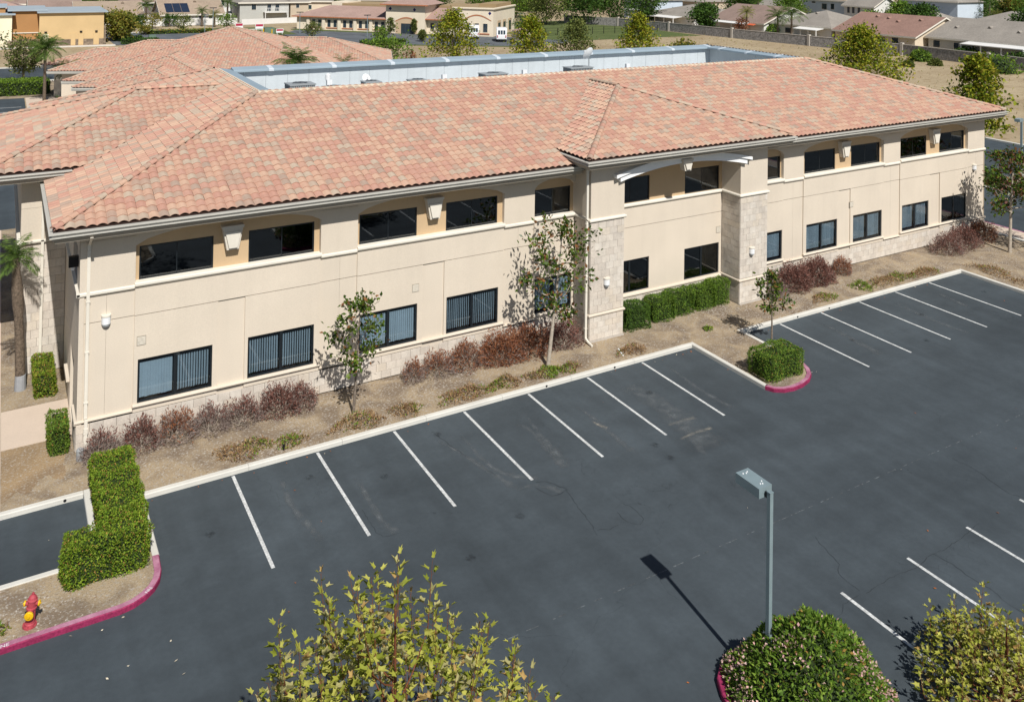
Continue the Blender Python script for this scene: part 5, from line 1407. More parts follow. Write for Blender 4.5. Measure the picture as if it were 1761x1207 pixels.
# fire hydrant
hy = thing('fire_hydrant', 'red fire hydrant with yellow caps on the gravel strip', 'fire hydrant', (-5.75,-4.15,.12))
def hb(mb, nm, mat, par=hy, smooth=True): return mb.build(nm, mat, par, smooth, loc=(0,0,0))
hb(MB().lathe([(.16,0),(.16,.04),(.125,.045),(.12,.08),(.105,.10),(.10,.40),(.105,.42),(.12,.43),(.12,.46),(.10,.47),(.098,.60),(.115,.61),(.115,.64),(.10,.65),(.085,.70),(.055,.735),(.03,.75),(.03,.79),(.005,.795)], 18), 'barrel', A['hydred'], smooth=False)
hb(MB().lathe([(.085,.09),(.085,.16)], 14, (0,0,.36), 'y'), 'outlet', A['hydred'])
hb(MB().lathe([(.10,.161),(.105,.20),(.085,.215),(.03,.22),(.03,.245)], 14, (0,0,.36), 'y'), 'outlet_cap', A['hydyel'], smooth=False)
for s in (-1,1):
    hb(MB().lathe([(.05,.08*s),(.05,.14*s)], 12, (0,0,.54), 'x'), 'outlet', A['hydred'])
    hb(MB().lathe([(.062,.141*s),(.065,.175*s),(.05,.185*s),(.018,.187*s),(.018,.205*s)], 12, (0,0,.54), 'x'), 'outlet_cap', A['hydyel'], smooth=False)
for k in range(8): hb(MB().lathe([(.014,0),(.014,.03)], 6, (.14*math.cos(k*PI/4),.14*math.sin(k*PI/4),.041)), 'bolt', A['hydred'], smooth=False)
hy.rotation_euler = (math.radians(0), math.radians(5), math.radians(-18))
# white pipe pieces half buried by the bed, ground box near the wall corner
t = tag(MB().tube([(16.15,1.15,.14),(15.95,.55,.14)], .035, 8).build('buried_pipe', A['plasticwhite']), 'short white pipe lying in the soil before the left entrance pillar', 'pipe')
t = tag(MB().lathe([(.12,0),(.12,.32),(.09,.36),(.05,.38)], 12, (-4.15,3.0,.12)).build('meter_box', A['ac'], None), 'small grey meter at the left building corner behind the hedge', 'meter')
t = tag(MB().lathe([(.03,0),(.03,.14),(.05,.15),(.05,.18)], 8, (1.75,.42,.12)).build('sprinkler_head', A['black']), 'small black sprinkler head by the first kerb stalls', 'sprinkler')

# ================================================================== background: neighbouring tiled building
TH = math.radians(-21.5); NA = np.array([16.69,76.47])
def nw(x, y): c, s = math.cos(TH), math.sin(TH); return (NA[0]+c*x-s*y, NA[1]+s*x+c*y)
nb_ = thing('tiled_building', 'low building with broad clay tile hip roofs behind the office', 'building', (NA[0],NA[1],0))
nroof = MB(); KE, NEZ = .31, 3.7
NF = []
def nslope(eaveA, eaveB, tops):                       # local plan points, eave then tops (each with z)
    F_ = [(*nw(*p[:2]), p[2]) for p in (eaveA, eaveB, *tops)]
    nroof.poly([(x,y,z-.03) for x,y,z in F_])
    NF.append(F_)
def nhip(ax, ay, az, D, ridge):
    run = (az-NEZ)/KE; Pp = (-D[1], D[0])
    e = lambda a, b: (ax+D[0]*a+Pp[0]*b, ay+D[1]*a+Pp[1]*b)
    A0, A1 = (*e(run,-run),NEZ), (*e(run,run),NEZ); B0, B1 = (*e(-ridge,-run),NEZ), (*e(-ridge,run),NEZ); ap = (ax,ay,az); rb = (*e(-ridge,0),az)
    nslope(A0, A1, [ap]); nslope(A1, B1, [rb, ap]); nslope(B0, A0, [ap, rb])
    caps = [(A0,ap),(A1,ap),(ap,rb)]
    return [((*nw(*p[:2]),p[2]),(*nw(*q[:2]),q[2])) for p,q in caps]
caps = []
R0 = (8.0-NEZ)/KE
cs = [(-R0,-R0,NEZ),(R0,-R0,NEZ),(R0,R0,NEZ),(-R0,R0,NEZ)]
for i in range(4): nslope(cs[i], cs[(i+1)%4], [(0,0,8.0)])
caps += [((*nw(*p[:2]),p[2]),(*nw(0,0),8.0)) for p in cs]
caps += nhip(-4.48,-11.32,5.88,(0,-1),4.5) + nhip(-4.48,-17.0,5.16,(0,-1),3.5) + nhip(-9.82,1.9,6.21,(-1,0),4.1) + nhip(-15.88,3.67,5.1,(-1,0),2.6) + nhip(10.7,6.0,6.21,(1,0),5)
nro = nroof.build('roof', A['deck'], nb_, fix=False)
for F_ in NF:
    a, b = np.array(F_[0]), np.array(F_[1]); U = (b-a)[:2]; U = U/np.linalg.norm(U); Vh = np.array([-U[1],U[0]])
    plan = [(float((np.array(p)[:2]-a[:2])@U), float((np.array(p)[:2]-a[:2])@Vh)) for p in F_]
    if Vh[1] > -.6: tile_slope(a, U, Vh, KE, plan, nro, 4)
for p, q in caps: ridge_caps(p, q, nro, stuff=True)
nwall = MB()
for (x0,x1,y0,y1) in ((-R0+1,R0-1,-R0+1,R0-1),(-10.4,1.4,-17.3,-R0+1),(-8.1,-.9,-20.7,-17.3),(-16.8,-R0+1,-5.2,9),(-19.4,-16.8,.2,7.1),(R0-1,17.8,-1,13)):
    nwall.prism([nw(x0,y0),nw(x1,y0),nw(x1,y1),nw(x0,y1)], 0, 3.75)
nwall.build('wall', A['stucco'], nb_)
for F_ in NF:
    a, b = Vector(F_[0][:2]), Vector(F_[1][:2])
    MB().sweep([tuple(a),tuple(b)], [(-.1,NEZ-.03),(.1,NEZ-.03),(.1,NEZ-.14),(.04,NEZ-.3),(-.6,NEZ-.32),(-.6,NEZ-.1)], 1).build('gutter', A['gutter'], nb_)

# ------------------------------------------------------------------ lots, roads, lawns behind
def flat(name, pts, z, mat): return struct(sheet(name, pts, z, mat))
flat('road', rect(-90,7.5,98,113), .0, A['asphalt'])
flat('parking_lot', rect(-60,-4.2,62,84), .0, A['asphalt'])
for i in range(5): flat('stall_line', rect(-9,-4.6,66+i*2.9,66.14+i*2.9), .004, A['stripe'])
flat('pavement', rect(-4.1,-1.2,62,84), .02, A['walk'])
flat('verge', rect(-60,9,84.1,97.5), -.012, A['soil'])
mb = MB(); mb.box(-90,7.6,113,113.4,-.02,.12); mb.box(-90,7.6,97.6,98,-.02,.12); struct(mb.build('kerb', A['kerb']))
mb = MB(); mb.box(75,75.35,-60,62,-.02,.13); struct(mb.build('kerb', A['kerb']))
flat('parking_lot', [(42,150),(52,128),(80,112),(95,118),(86,131),(50.5,164)], .0, A['road'])
flat('parking_lot', rect(11,44,141,166), .0, A['road'])
flat('lawn', rect(30,47,152,172), .012, A['lawn'])
flat('lawn', rect(90,129,119,168), -.01, A['lawn'])
flat('lawn', [(51,127),(80,110.8),(81,112),(52,128.3)], .01, A['lawn'])
flat('street', rect(-40,130,196,206), .0, A['road'])
mb = MB(); mb.box(-20,11,140.6,141.3,-.02,.14); mb.box(11,44,166,166.5,-.02,.14); struct(mb.build('kerb', A['kerb']))
# planters beyond the right sidewalk
for (x0,x1,y0,y1) in ((57,60.5,5.5,14),(52.5,56,-3,3)):
    pl = flat('planting_bed', rect(x0,x1,y0,y1), .12, A['soil']); kerb_run([(x0,y0),(x1,y0),(x1,y1),(x0,y1),(x0,y0)], -1, pl, None, .008, 9)
bush('round_bush', 'pale green bush in the road planter past the right building corner', (58.6,11.6), (1.6,1.8,1.0), LG['green'], 900, .26, .16, 'bush')
bush('round_bush', 'dark red leaved bush in the road planter at the right picture edge', (58.4,8.0), (1.5,1.5,.9), LG['red']+LG['mag'], 900, .26, .14, 'bush')
bush('round_bush', 'low pink flowered bush in the planter at the right edge', (54.2,.5), (1.4,1.8,.8), LG['mag']+LG['pink'][:1], 900, .24, .14, 'bush')

# ------------------------------------------------------------------ far trees
def far_tree(label, x, y, h_, w, mats='bgsyc', shape='cone', n=4200, h0=.14, L=.34, group='street trees behind the office', bark='bark', up=.45, name='sycamore_tree', nb=36, cl=.05):
    return make_tree(name, label, (x,y,0), h_, w/2*.95, LG[mats], n, L, L*.72, h0, nb, up, shape, .16, bark=bark, clump=w*cl, nsub=6, group=group)
far_tree('cone shaped sycamore in front of the cream building tower', 47.8,80.8,9.4,8.9)
far_tree('yellow green sycamore right of the white van', 58.2,76.9,8.5,7.8)
far_tree('dull olive loose tree behind the roof well dish', 64.2,74.3,8.2,7.6,'olive',n=3000)
far_tree('bright sycamore left of the grey block wall end', 73.7,72.3,8.9,8.0)
far_tree('widest sycamore rising behind the right roof slope', 80.0,39.0,9.4,11.0,n=6500,nb=48)
far_tree('sycamore beside the right end of the office roof', 68.2,17.6,8.9,6.6,n=4200)
far_tree('dense green bush tree behind the roof well left part', 40.9,88.5,4.6,7.6,'green','round',2000,.1,.34,name='bushy_tree')
far_tree('bare brown shrub right of the dense green bush tree', 44.8,88.5,2.9,2.4,'rust','round',260,.2,.28,name='bushy_tree',nb=12)
far_tree('broad dark tree by the road at the left edge', -4.1,95.8,4.9,5.8,'olive','vase',2400,.3,.3,name='street_tree')
make_palm('palm_tree', 'feathery queen palm left of the tiled roofs', (-2.4,79.3,0), 5.9, 34, 2.4, .15, nl=24)
make_palm('palm_tree', 'low young palm right of the feathery queen palm', (-.3,80.5,0), 3.3, 24, 2.0, .1, nl=22)
P_ = (13.3,39.0)
make_palm('palm_tree', 'palm crown rising behind the left end of the roof well', (P_[0],P_[1],0), 8.1, 34, 2.1, .15, nl=24)
make_palm('palm_tree', 'small palm tuft right of the palm crown behind the roof well', (17.8,40.5,0), 7.6, 16, 1.4, .12, nl=16)
make_palm('palm_tree', 'palm tuft poking over the side wing ridge', (-2.5,42,0), 5.4, 12, 1.2, .1, nl=14)
hedge('hedge', 'long clipped hedge beside the lot at the left edge', [(-14,-1.6,86,90.2,0,1.5)], LG['green']+LG['hedge'][:1], 60, .22, .14, base=0)
SM = [('yellow flowering tree beside the yellow building',12.6,150.4,4.9,5.8,'yellow'),('round yellow green tree left of the solar roof house',21.9,175.5,3.1,3.4,'yellow'),
 ('low dark tree before the solar roof house wall',26.1,180.0,2.5,3.4,'dark'),('olive tree with red tips in the middle of the left lot',26.7,165.9,3.3,3.4,'olive'),
 ('bright green bushy tree right of the solar roof house',36.6,170.4,2.9,3.8,'green'),('small pale tree at the left lot hedge',18.5,161.4,1.6,2.2,'yellow'),
 ('dark small tree behind the yellow flowering one',19.9,179.4,2.6,2.2,'dark'),('shrubby tree at the left end of the cream building',47.3,142.7,2.9,3.2,'olive'),
 ('round lot tree in front of the cream building wing',56.8,130.1,2.8,2.7,'green'),('thin tree left of the cream building door',65.2,145.6,3.6,1.6,'olive'),
 ('slim tree right of the cream building door',69.8,143.6,3.4,1.0,'olive'),('tiny lot tree in front of the cream building door',64.8,128.3,2.2,1.4,'olive'),
 ('round dark tree at the right end of the cream building',89.5,131.0,4.3,4.3,'dark'),
 ('big dark tree behind the cream building right block',118.4,182.6,10.5,11,'green'),('big grey green tree over the back lawn',112.6,158.2,9.6,10,'olive'),
 ('deep green tree above the lawn, left of three',122.1,155.3,11.0,10.5,'dark'),('deep green tree above the lawn, middle of three',131.2,153.3,11.2,9.6,'dark'),
 ('deep green tree above the lawn, right of three',140.0,152.4,10.0,8.6,'dark'),('distant tree over the cream building roof',119.0,205.7,8.2,9.5,'green'),
 ('distant tree left of the cream building parapet tree',108.0,215.7,7.5,9.5,'dark'),
 ('glossy dark round tree at the grey block wall',133.6,123.2,6.5,5.3,'dark'),('rusty leaved small tree behind the block wall',137.2,115.0,3.9,3.0,'rust'),
 ('tall tree at the right of the two storey grey house',62.2,201.7,6.0,5.0,'green'),('bush beside the two storey grey house',60.0,197.8,3.3,3.8,'green'),
 ('dark tree at the top left behind the houses',24.0,243.6,6.4,12.0,'dark'),('dark hedge like tree behind the solar roof',37.1,252.0,5.9,16.0,'dark'),
 ('far tree left of the top left dark tree',13.5,240.4,4.6,7.0,'green'),('tree in the far right top corner',281.4,135.4,8.7,8.0,'yellow'),
 ('green tree between far right palms',231.1,125.2,6.4,7.0,'olive'),
 ('green tree left of the red brown roof',160,99,5.6,5.2,'green'),('tree behind the red brown roof ridge',168,92,7.6,6,'dark'),('tree between the plain grey and brown roofs',159,116,5.8,4.6,'olive'),
 ('tree behind the brown roof ridge',166,127,7.6,6.4,'green'),('tree behind the white patio cover house',170,148,8,8,'dark'),('leafy tree right of the blue white house',178,104,7.4,6,'green'),
 ('tree behind the wide grey shingle roof',172,70,7.8,7,'dark'),('tree at the far right behind the taupe house',215,93,9,9,'green'),('olive tree before the tall blue house',196,114,5.4,5,'olive'),
 ('slim dark tree beside the tall blue house',212,103,9,4.5,'dark')]
for lb, x, y, h_, w, mt in SM:
    big = w > 5
    far_tree(lb, x, y, h_, w*1.08, mt, 'round', 4200 if big else 900, .12, .5 if big else .3, 'trees among the houses', name='garden_tree', nb=22 if big else 14, cl=.09)
for lb, x, y, r, hh, mt in [('green bush behind the palms at the block wall',150.4,101.6,3.2,2.9,'olive'),('bush under the ringed palm',144.7,112.8,2.0,2.4,'green'),
 ('bush mass left of far right palm',232.6,155.8,4.4,4.4,'dark'),('bright round bush at the foot of the block wall',130.9,66.5,1.7,1.75,'green'),('largest spreading bush by the block wall',128.6,51.4,3.1,2.5,'green'),
 ('yellow low bush at the side of the largest bush',123.9,50.6,1.4,1.5,'yellow'),('tall yellow grass clump beyond the roof well',100.5,92.5,2.6,2.2,'yellow'),('shrub behind the block wall under the cream gable',146.5,81.0,1.8,1.6,'olive'),
 ('shrub before the grey roofed house patio',145.6,67.4,2.2,1.6,'dark'),('shrub at the patio right end by the picture edge',144.5,56.4,2.6,1.7,'dark'),('low grey scrub on the dry field',121,62,.9,.7,'olive'),('scrub tuft beside the bright round bush',127,61,.9,.8,'olive')]:
    bush('round_bush', lb, (x,y), (r,r,hh), LG[mt], 700, .42, .3, 'bush', 'bushes along the block wall', 0)
for lb, x, y, h_, fl, mt in [('queen palm before the tan roof house at top left',22.1,187.0,4.6,2.6,None),('palm left of the two before the solar roof',32.9,179.0,3.4,2.1,None),('yellowish palm right of the two before the solar roof',35.1,176.2,2.9,2.0,'palmy'),
 ('tall palm between the solar roof and the grey house',40.5,188,4.6,2.6,None),
 ('ringed yellow palm before the brown roof patio',138.2,114.6,5.3,2.6,'palmy'),('leafy palm, right one of the two at the block wall',138.6,102.0,5.6,4.0,None),('leafy palm, left one of the two at the block wall',139.4,106.6,4.9,3.4,None),
 ('wide palm behind the red brown roof',205.1,131.1,6.2,4.6,None),('fan palm at the far right behind the grey roof',215.7,113.8,6.8,3.4,None),('low palm at the far right edge',214.6,103.4,3.6,2.8,'palmy'),
 ('thin palm sprout on the roofline of the brown roof',165,137,6.5,1.8,None)]:
    make_palm('palm_tree', lb, (x,y,0), h_, 26, fl, .2, LG[mt] if mt else None, group='palms among the houses', nl=16)
t = thing('conifer_tree', 'dark pointed conifer among the far right palms', 'tree', (218,108.5,0))
MB().tube([(218,108.5,0),(218,108.5,10)], [.2,.03], 6).build('trunk', A['bark'], t)
n = 1600; q = rng.random(n); a = rng.uniform(0,6.28,n); rr = 3.0*(1-q)**.8*rng.uniform(.5,1.05,n)*(1+.25*np.sin(q*60))
foliage('crown', np.stack([218+rr*np.cos(a),108.5+rr*np.sin(a),.8+9.4*q],1), LG['dark'], .55, .3, t, np.stack([np.cos(a),np.sin(a),-.2*np.ones(n)],1))

# ------------------------------------------------------------------ houses
def W_(name, c): return M(name, c, .9, .05, .5)
def Rf(name, c):
    m = M(name, c, .92, .10, .35, fine=.10, fscale=3.5)
    nt = m.node_tree; N = nt.nodes; L = nt.links; b = N['Principled BSDF']
    g = N.new('ShaderNodeNewGeometry'); sp = N.new('ShaderNodeSeparateXYZ'); L.new(g.outputs['Position'], sp.inputs[0])
    mu = N.new('ShaderNodeMath'); mu.operation = 'MULTIPLY'; mu.inputs[1].default_value = 52; L.new(sp.outputs[2], mu.inputs[0])
    sn = N.new('ShaderNodeMath'); sn.operation = 'SINE'; L.new(mu.outputs[0], sn.inputs[0])
    bp = N.new('ShaderNodeBump'); bp.inputs['Strength'].default_value = .5; bp.inputs['Distance'].default_value = .05
    L.new(sn.outputs[0], bp.inputs['Height']); L.new(bp.outputs[0], b.inputs['Normal'])
    return m
HW = dict(cream=W_('house_cream', srgb(228,212,188,.8)), white=W_('house_white', srgb(232,230,226,.85)), grey=W_('house_grey', srgb(196,196,190,.8)), blue=W_('house_bluewhite', srgb(206,218,230,.85)), tan=W_('house_tan', srgb(206,190,168,.8)), dark=W_('house_taupe', srgb(128,116,112,.8)))
HR = dict(grey=Rf('roof_grey', srgb(172,164,154,.7)), brown=Rf('roof_brown', srgb(172,148,136,.66)), red=Rf('roof_redbrown', srgb(178,142,128,.66)), pink=Rf('roof_pinkish', srgb(190,160,148,.7)), tan=Rf('roof_tan', srgb(184,164,144,.7)))
def house(label, x, y, L_, D_, rot, wh, rise, wall, roof_, style='gable', wins=(), vents=(), patio=None, ov=.5, chimney=None, doors=(), solar=None, backz=True, awn=None):
    """front face looks to local -y, local x runs along the front, origin at the front left corner"""
    t = thing('house', label, 'house', (x,y,0), 'houses beyond the dry field', rot)
    B = lambda mb, nm, mat, par=t, fix=True: mb.build(nm, mat, par, False, loc=(0,0,0), fix=fix)
    mb = MB(); r2 = D_/2
    if style == 'gable': mb.prism_x([(0,0),(0,wh),(r2,wh+rise),(D_,wh),(D_,0)], 0, L_)
    else: mb.box(0,L_,0,D_,0,wh)
    B(mb, 'wall', HW[wall])
    k = rise/r2; th = .16; rf = MB()
    if style == 'gable':
        e = ov
        rf.prism_x([(-e,wh-k*e+.02),(-e,wh-k*e+.02+th),(r2,wh+rise+th+.02),(D_+e,wh-k*e+.02+th),(D_+e,wh-k*e+.02),(r2,wh+rise+.02)], -ov, L_+ov)
    else:
        e = ov; z0 = wh-.02; pk = wh+rise
        i = r2
        P4 = [(-e,-e,z0),(L_+e,-e,z0),(L_+e,D_+e,z0),(-e,D_+e,z0)]; T = [(i,r2,pk),(L_-i,r2,pk)] if L_ > 2*i else [(L_/2-.05,r2,pk),(L_/2+.05,r2,pk)]
        rf.add(P4+T, [(0,1,5,4),(1,2,5),(2,3,4,5),(3,0,4),(3,2,1,0)])
    ro = B(rf, 'roof', HR[roof_])
    zf = (wh-k*ov if style == 'gable' else wh)
    B(MB().box(-ov-.02,L_+ov+.02,-ov-.06,-ov-.004,zf-.16,zf+.16), 'fascia', A['trim'], ro)
    if style == 'gable':
        for xx in (-ov-.05, L_+ov+.004):
            g = MB(); g.prism_x([(-ov,zf-.12),(-ov,zf+.16),(r2,wh+rise+.17),(D_+ov,zf+.16),(D_+ov,zf-.12),(r2,wh+rise-.1)], xx, xx+.046); B(g, 'barge_board', A['trim'], ro)
    for (vx, vy) in vents:
        zz = wh+k*vy+.17 if style == 'gable' else wh+k*vy
        v = MB(); v.prism_y([(vx-.35,zz-.02),(vx+.35,zz-.02),(vx,zz+.32)], vy-.55, vy+.6); B(v, 'roof_vent', HR[roof_], ro)
    for (x0,x1,z0,z1) in wins:
        f = B(MB().box(x0-.08,x1+.08,-.05,-.002,z0-.08,z1+.08), 'window', A['trim']); B(MB().box(x0,x1,-.06,-.051,z0,z1), 'pane', A['farglass'], f)
    for (x0,x1,z1) in doors:
        B(MB().box(x0,x1,-.05,-.003,0,z1), 'door', A['farglass'])
    if patio:
        x0,x1,d,z = patio; p = B(MB().prism_x([(-ov-.1,z+.18),(-ov-.1,z+.30),(-d,z+.02),(-d,z-.12)], x0, x1), 'patio_cover', HW['white'])
        for xx in np.linspace(x0+.15,x1-.15,4): B(MB().box(xx-.09,xx+.09,-d+.1,-d+.28,0,z-.08), 'post', HW['white'], p)
    if awn:
        x0,x1,z,c = awn; B(MB().prism_x([(-.003,z),(-.003,z+.12),(-1.4,z-.3),(-1.4,z-.4)], x0, x1), 'awning', c)
    if chimney: B(MB().box(chimney[0],chimney[0]+.5,chimney[1],chimney[1]+.5,wh,wh+rise+.9), 'chimney', HW[wall], ro)
    if solar:
        x0, z_, nc, nr = solar
        for i in range(nc):
            for j in range(nr):
                a = .35+j*1.9; s_ = MB(); xa = x0+i*1.75
                s_.add([(xa,a,wh+k*a+.28),(xa+1.68,a,wh+k*a+.28),(xa+1.68,a+1.82,wh+k*(a+1.82)+.28),(xa,a+1.82,wh+k*(a+1.82)+.28),(xa,a,wh+k*a+.2),(xa+1.68,a,wh+k*a+.2),(xa+1.68,a+1.82,wh+k*(a+1.82)+.2),(xa,a+1.82,wh+k*(a+1.82)+.2)],[(0,1,2,3),(7,6,5,4),(0,4,5,1),(1,5,6,2),(2,6,7,3),(3,7,4,0)])
                B(s_, 'solar_panel', A['solar'], ro)
    return t
A['solar'] = M('solar_glass', (.02,.03,.055), .12, .1, 1, spec=.6); A['awning'] = M('orange_awning', srgb(222,110,70,.8), .8, .05, 2)
E_ = -PI/2
house('house with wide grey shingle roof and lattice patio at the right edge', 148,76.6,27,18,E_,2.85,3.3,'grey','grey','gable',[(1.0,2.4,.9,2.2),(5.2,6.2,1.0,2.1)],[(3,4.5),(9,5.5),(15,4.5)],(8.5,20,3.4,2.35))
house('house with red brown roof and cream gable end', 145,96.0,18.6,18,E_,2.75,3.4,'cream','red','gable',[(13.6,15.0,1.0,2.2)],[(5,7.2),(8,6.8),(11,5.6),(15.2,6.9)],None,doors=[(10.2,12,2.1)])
house('house with plain grey roof between the brown and red roofs', 145,114.5,17.5,18,E_,2.85,3.2,'white','grey','hip',[(5,7,1,2.1)],[(8,7),(2.5,6.5)],(9.5,16,3.0,2.4))
house('house with brown roof and orange patio awning', 143,131.0,17.0,18,E_,2.7,3.4,'white','brown','gable',[(9,11,.9,2.0)],[(5,7.6),(14,7.2)],(.5,13,2.2,2.3),awn=(1,15,2.5,A['awning']))
house('house with grey roof and white patio cover left of the brown roof', 143,157,20,20,E_,2.5,2.9,'white','grey','hip',[(3,5,.9,2.0)],[(12,7),(15,7.6),(17.5,6)],(5,16,3.6,2.2))
house('white two storey house behind the dark trees', 151,176,14,10,E_,5.4,2.2,'blue','grey','hip',[(8.0,9.3,3.4,4.7),(10.2,11.2,3.4,4.7),(3,4.2,3.4,4.7)],[],(2,11,2.6,2.5))
house('long blue white two storey house above the grey roof', 175,131,15,11,E_,7.2,2.6,'blue','tan','hip',[(3,4.1,6.3,6.7),(6.2,7.7,4.9,6.3),(9,10,5.0,6.4)],[],None)
house('white gabled two storey wing right of the blue white house', 172.5,116,8.5,9,E_,6.5,2.2,'white','grey','gable',[(1.0,1.7,4.6,6.1),(2.4,3.1,4.6,6.1),(4,4.7,4.6,6.1)],[],None)
house('small grey roofed house with a dormer near the far palms', 188,119,15,11,E_,3.4,2.6,'white','grey','hip',[(4,5,1,2)],[(6,3.2)],None)
house('tall blue two storey house near the top right', 203,122,16,11,E_,7.2,2.2,'blue','grey','hip',[(6.5,7.2,4.9,6.4),(7.8,8.5,4.9,6.4),(9.1,9.8,4.9,6.4),(2,3,4.9,6.2)],[],None)
house('low taupe house with grey roof at the far right edge', 196,97,16,11,E_,3.6,2.3,'dark','grey','hip',[(4,4.9,2,3),(7,7.9,2,3)],[],None)
house('house far behind the brown roof at the top', 185,158,22,14,E_,3.2,3.2,'tan','grey','gable',[(3,4.5,1,2.3)],[(6,4)],None)
house('house with solar panels on its tan roof', 25.2,185,13.6,12,0,2.5,2.9,'white','tan','gable',[(2.2,3.4,.8,2.0),(5,6.2,.8,2.0),(8.2,9.2,.6,2.2),(10.4,11.2,.6,2.2)],[(8,5)],None,solar=(1.0,0,3,2))
house('house with long plain tan roof left of the solar roof', 8.0,190,13.6,13,0,2.2,2.7,'tan','tan','gable',[(9,12,.7,1.8)],[(10,5.5)],None)
house('taupe house with mauve roof behind the tan roof', 20.0,206,12,13,.0,4.0,3.0,'dark','brown','hip',[(3,4,2,3)],[],None)
house('grey gabled house behind the orange wall', -1.0,196,10,11,0,3.7,2.2,'dark','brown','gable',[(6,8,2,3)],[],None)
house('house with pinkish roof at the top left corner', -14,176,13,12,0,4.2,2.2,'tan','pink','hip',[(6,7,2,3)],[(10,5)],None)
house('two storey grey house with white balcony', 43.4,188,12.0,10,0,4.7,2.3,'grey','grey','hip',[(2.8,3.9,3.0,4.3),(6.6,7.6,2.6,4.3),(8.6,9.6,2.6,4.3)],[],None)
bal = MB(); 
house('narrow grey wing right of the balcony house', 56.4,190,4.6,9,0,4.6,2.0,'tan','grey','hip',[(1.4,2.2,3.2,4.2)],[],None)
house('white garage house between the solar and balcony houses', 39.6,197,8,9,0,5.2,2.0,'white','brown','hip',[(1,2,3.6,4.8)],[],None,doors=[(3,6,2.2)])
hb_ = thing('balcony', 'white balcony on the two storey grey house', 'balcony', (49.5,188,0))
MB().box(49,54.8,186.2,187.95,2.3,2.5).build('floor', HW['white'], hb_)
for xx in (49.1,54.6): MB().box(xx,xx+.16,186.25,186.41,0,2.3).build('post', HW['white'], hb_)
for xx in np.linspace(49.05,54.65,15): MB().box(xx,xx+.07,186.22,186.27,2.5,3.4).build('baluster', HW['white'], hb_)
MB().box(49,54.8,186.2,186.29,3.401,3.5).build('rail', HW['white'], hb_)

# block wall with posts
A['block'] = M('grey_block', srgb(172,168,165,.68), .95, .18, 1.6, bump=1.0, bscale=4.0, fine=.22, fscale=3.2)
WP = [(121,162),(127.5,148),(129.6,131),(131.2,112),(133.6,93),(136.4,74),(135.2,57),(134.2,44),(133,10),(132,-60)]
wt = thing('block_wall', 'long grey split face block wall behind the dry field', 'wall', (133.6,93,0))
for i, (a, b) in enumerate(zip(WP[:-1], WP[1:])):
    MB().sweep([a,b], [(-.12,-.1),(-.12,1.9),(.12,1.9),(.12,-.1)], 1).build('wall_section', A['block'], wt)
    MB().sweep([a,b], [(-.16,1.901),(-.16,2.0),(.16,2.0),(.16,1.901)], 1).build('coping', A['grout'], wt)
    MB().box(a[0]-.28,a[0]+.28,a[1]-.28,a[1]+.28,-.1,2.25).build('post', A['grout'], wt)
tag(MB().sweep([(8,196),(60,196)], [(-.1,0),(-.1,1.7),(.1,1.7),(.1,0)], 1).build('garden_wall', HW['white']), 'white garden wall across the back yards at top left', 'wall')
tag(MB().sweep([(8,182.2),(41.5,182.2)], [(-.1,0),(-.1,1.5),(.1,1.5),(.1,0)], 1).build('garden_wall', HW['white']), 'white garden wall in front of the solar roof house', 'wall')
tag(MB().sweep([(42,180),(60,184)], [(-.1,0),(-.1,1.3),(.1,1.3),(.1,0)], 1).build('garden_wall', HW['white']), 'white garden wall in front of the balcony house', 'wall')
fn = thing('wire_fence', 'dark wire fence along the back lawn', 'fence', (104,131,0))
for i in range(12):
    x = 92+i*3.1; MB().box(x-.05,x+.05,130.9,131,0,1.6).build('post', A['black'], fn)
for z in (.4,1.0,1.55): MB().box(92,126.2,130.93,130.96,z,z+.04).build('rail', A['black'], fn)

# ------------------------------------------------------------------ yellow and orange shop building
A['yel'] = W_('shop_yellow', srgb(220,190,142,.80)); A['orn'] = W_('shop_orange', srgb(186,140,92,.78)); A['crm'] = W_('shop_cream', srgb(246,238,208,.85)); A['shoproof'] = M('shop_flat_roof', srgb(176,188,196,.75), .8, .06, .5)
A['stonefar'] = M('far_stone_base', srgb(150,134,116,.7), .95, .4, 1.6, fine=.2, fscale=5)
sh = thing('shop_building', 'yellow orange and cream flat roofed commercial building at the left', 'building', (0,146,0))
MB().box(-.9,9.25,143,158,0,5.8).build('yellow_wall', A['yel'], sh); MB().box(-4.95,-.91,145.4,158,0,6.05).build('orange_wall', A['orn'], sh); MB().box(-16,-5.0,143.6,158,0,5.5).build('cream_wall', A['crm'], sh)
MB().box(-1.25,9.9,142.5,158.4,5.81,6.0).build('roof', A['shoproof'], sh); MB().box(-5.7,.4,144.9,158.3,6.06,6.3).build('roof', A['shoproof'], sh); MB().box(-16.4,-4.5,143.1,158.3,5.51,5.7).build('roof', A['shoproof'], sh)
MB().box(-16.4,-6,147,158,5.701,6.6).build('orange_wall', A['orn'], sh); MB().box(-16.6,-5.7,146.7,158,6.601,6.75).build('roof', A['shoproof'], sh)
MB().box(-4.94,-.92,145.28,145.39,2.2,2.35).build('band', A['trim'], sh)
doors = [(-.35,.55),(4.0,4.75),(5.2,6.0),(7.6,8.5)]
px = -.9
for (a, b) in doors + [(9.25,9.26)]:
    if a-px > .05: MB().box(px,a,142.85,142.99,0,1.15).build('stone_base', A['stonefar'], sh)
    px = b
for i, (a, b) in enumerate(doors):
    MB().box(a,b,142.9,142.99,.1,2.15 if i != 1 else 2.25).build('door', A['yel'] if i else A['crm'], sh)
    if i != 1: MB().box((a+b)/2-.2,(a+b)/2+.2,142.75,142.99,2.35,2.6).build('wall_light', A['black'], sh)
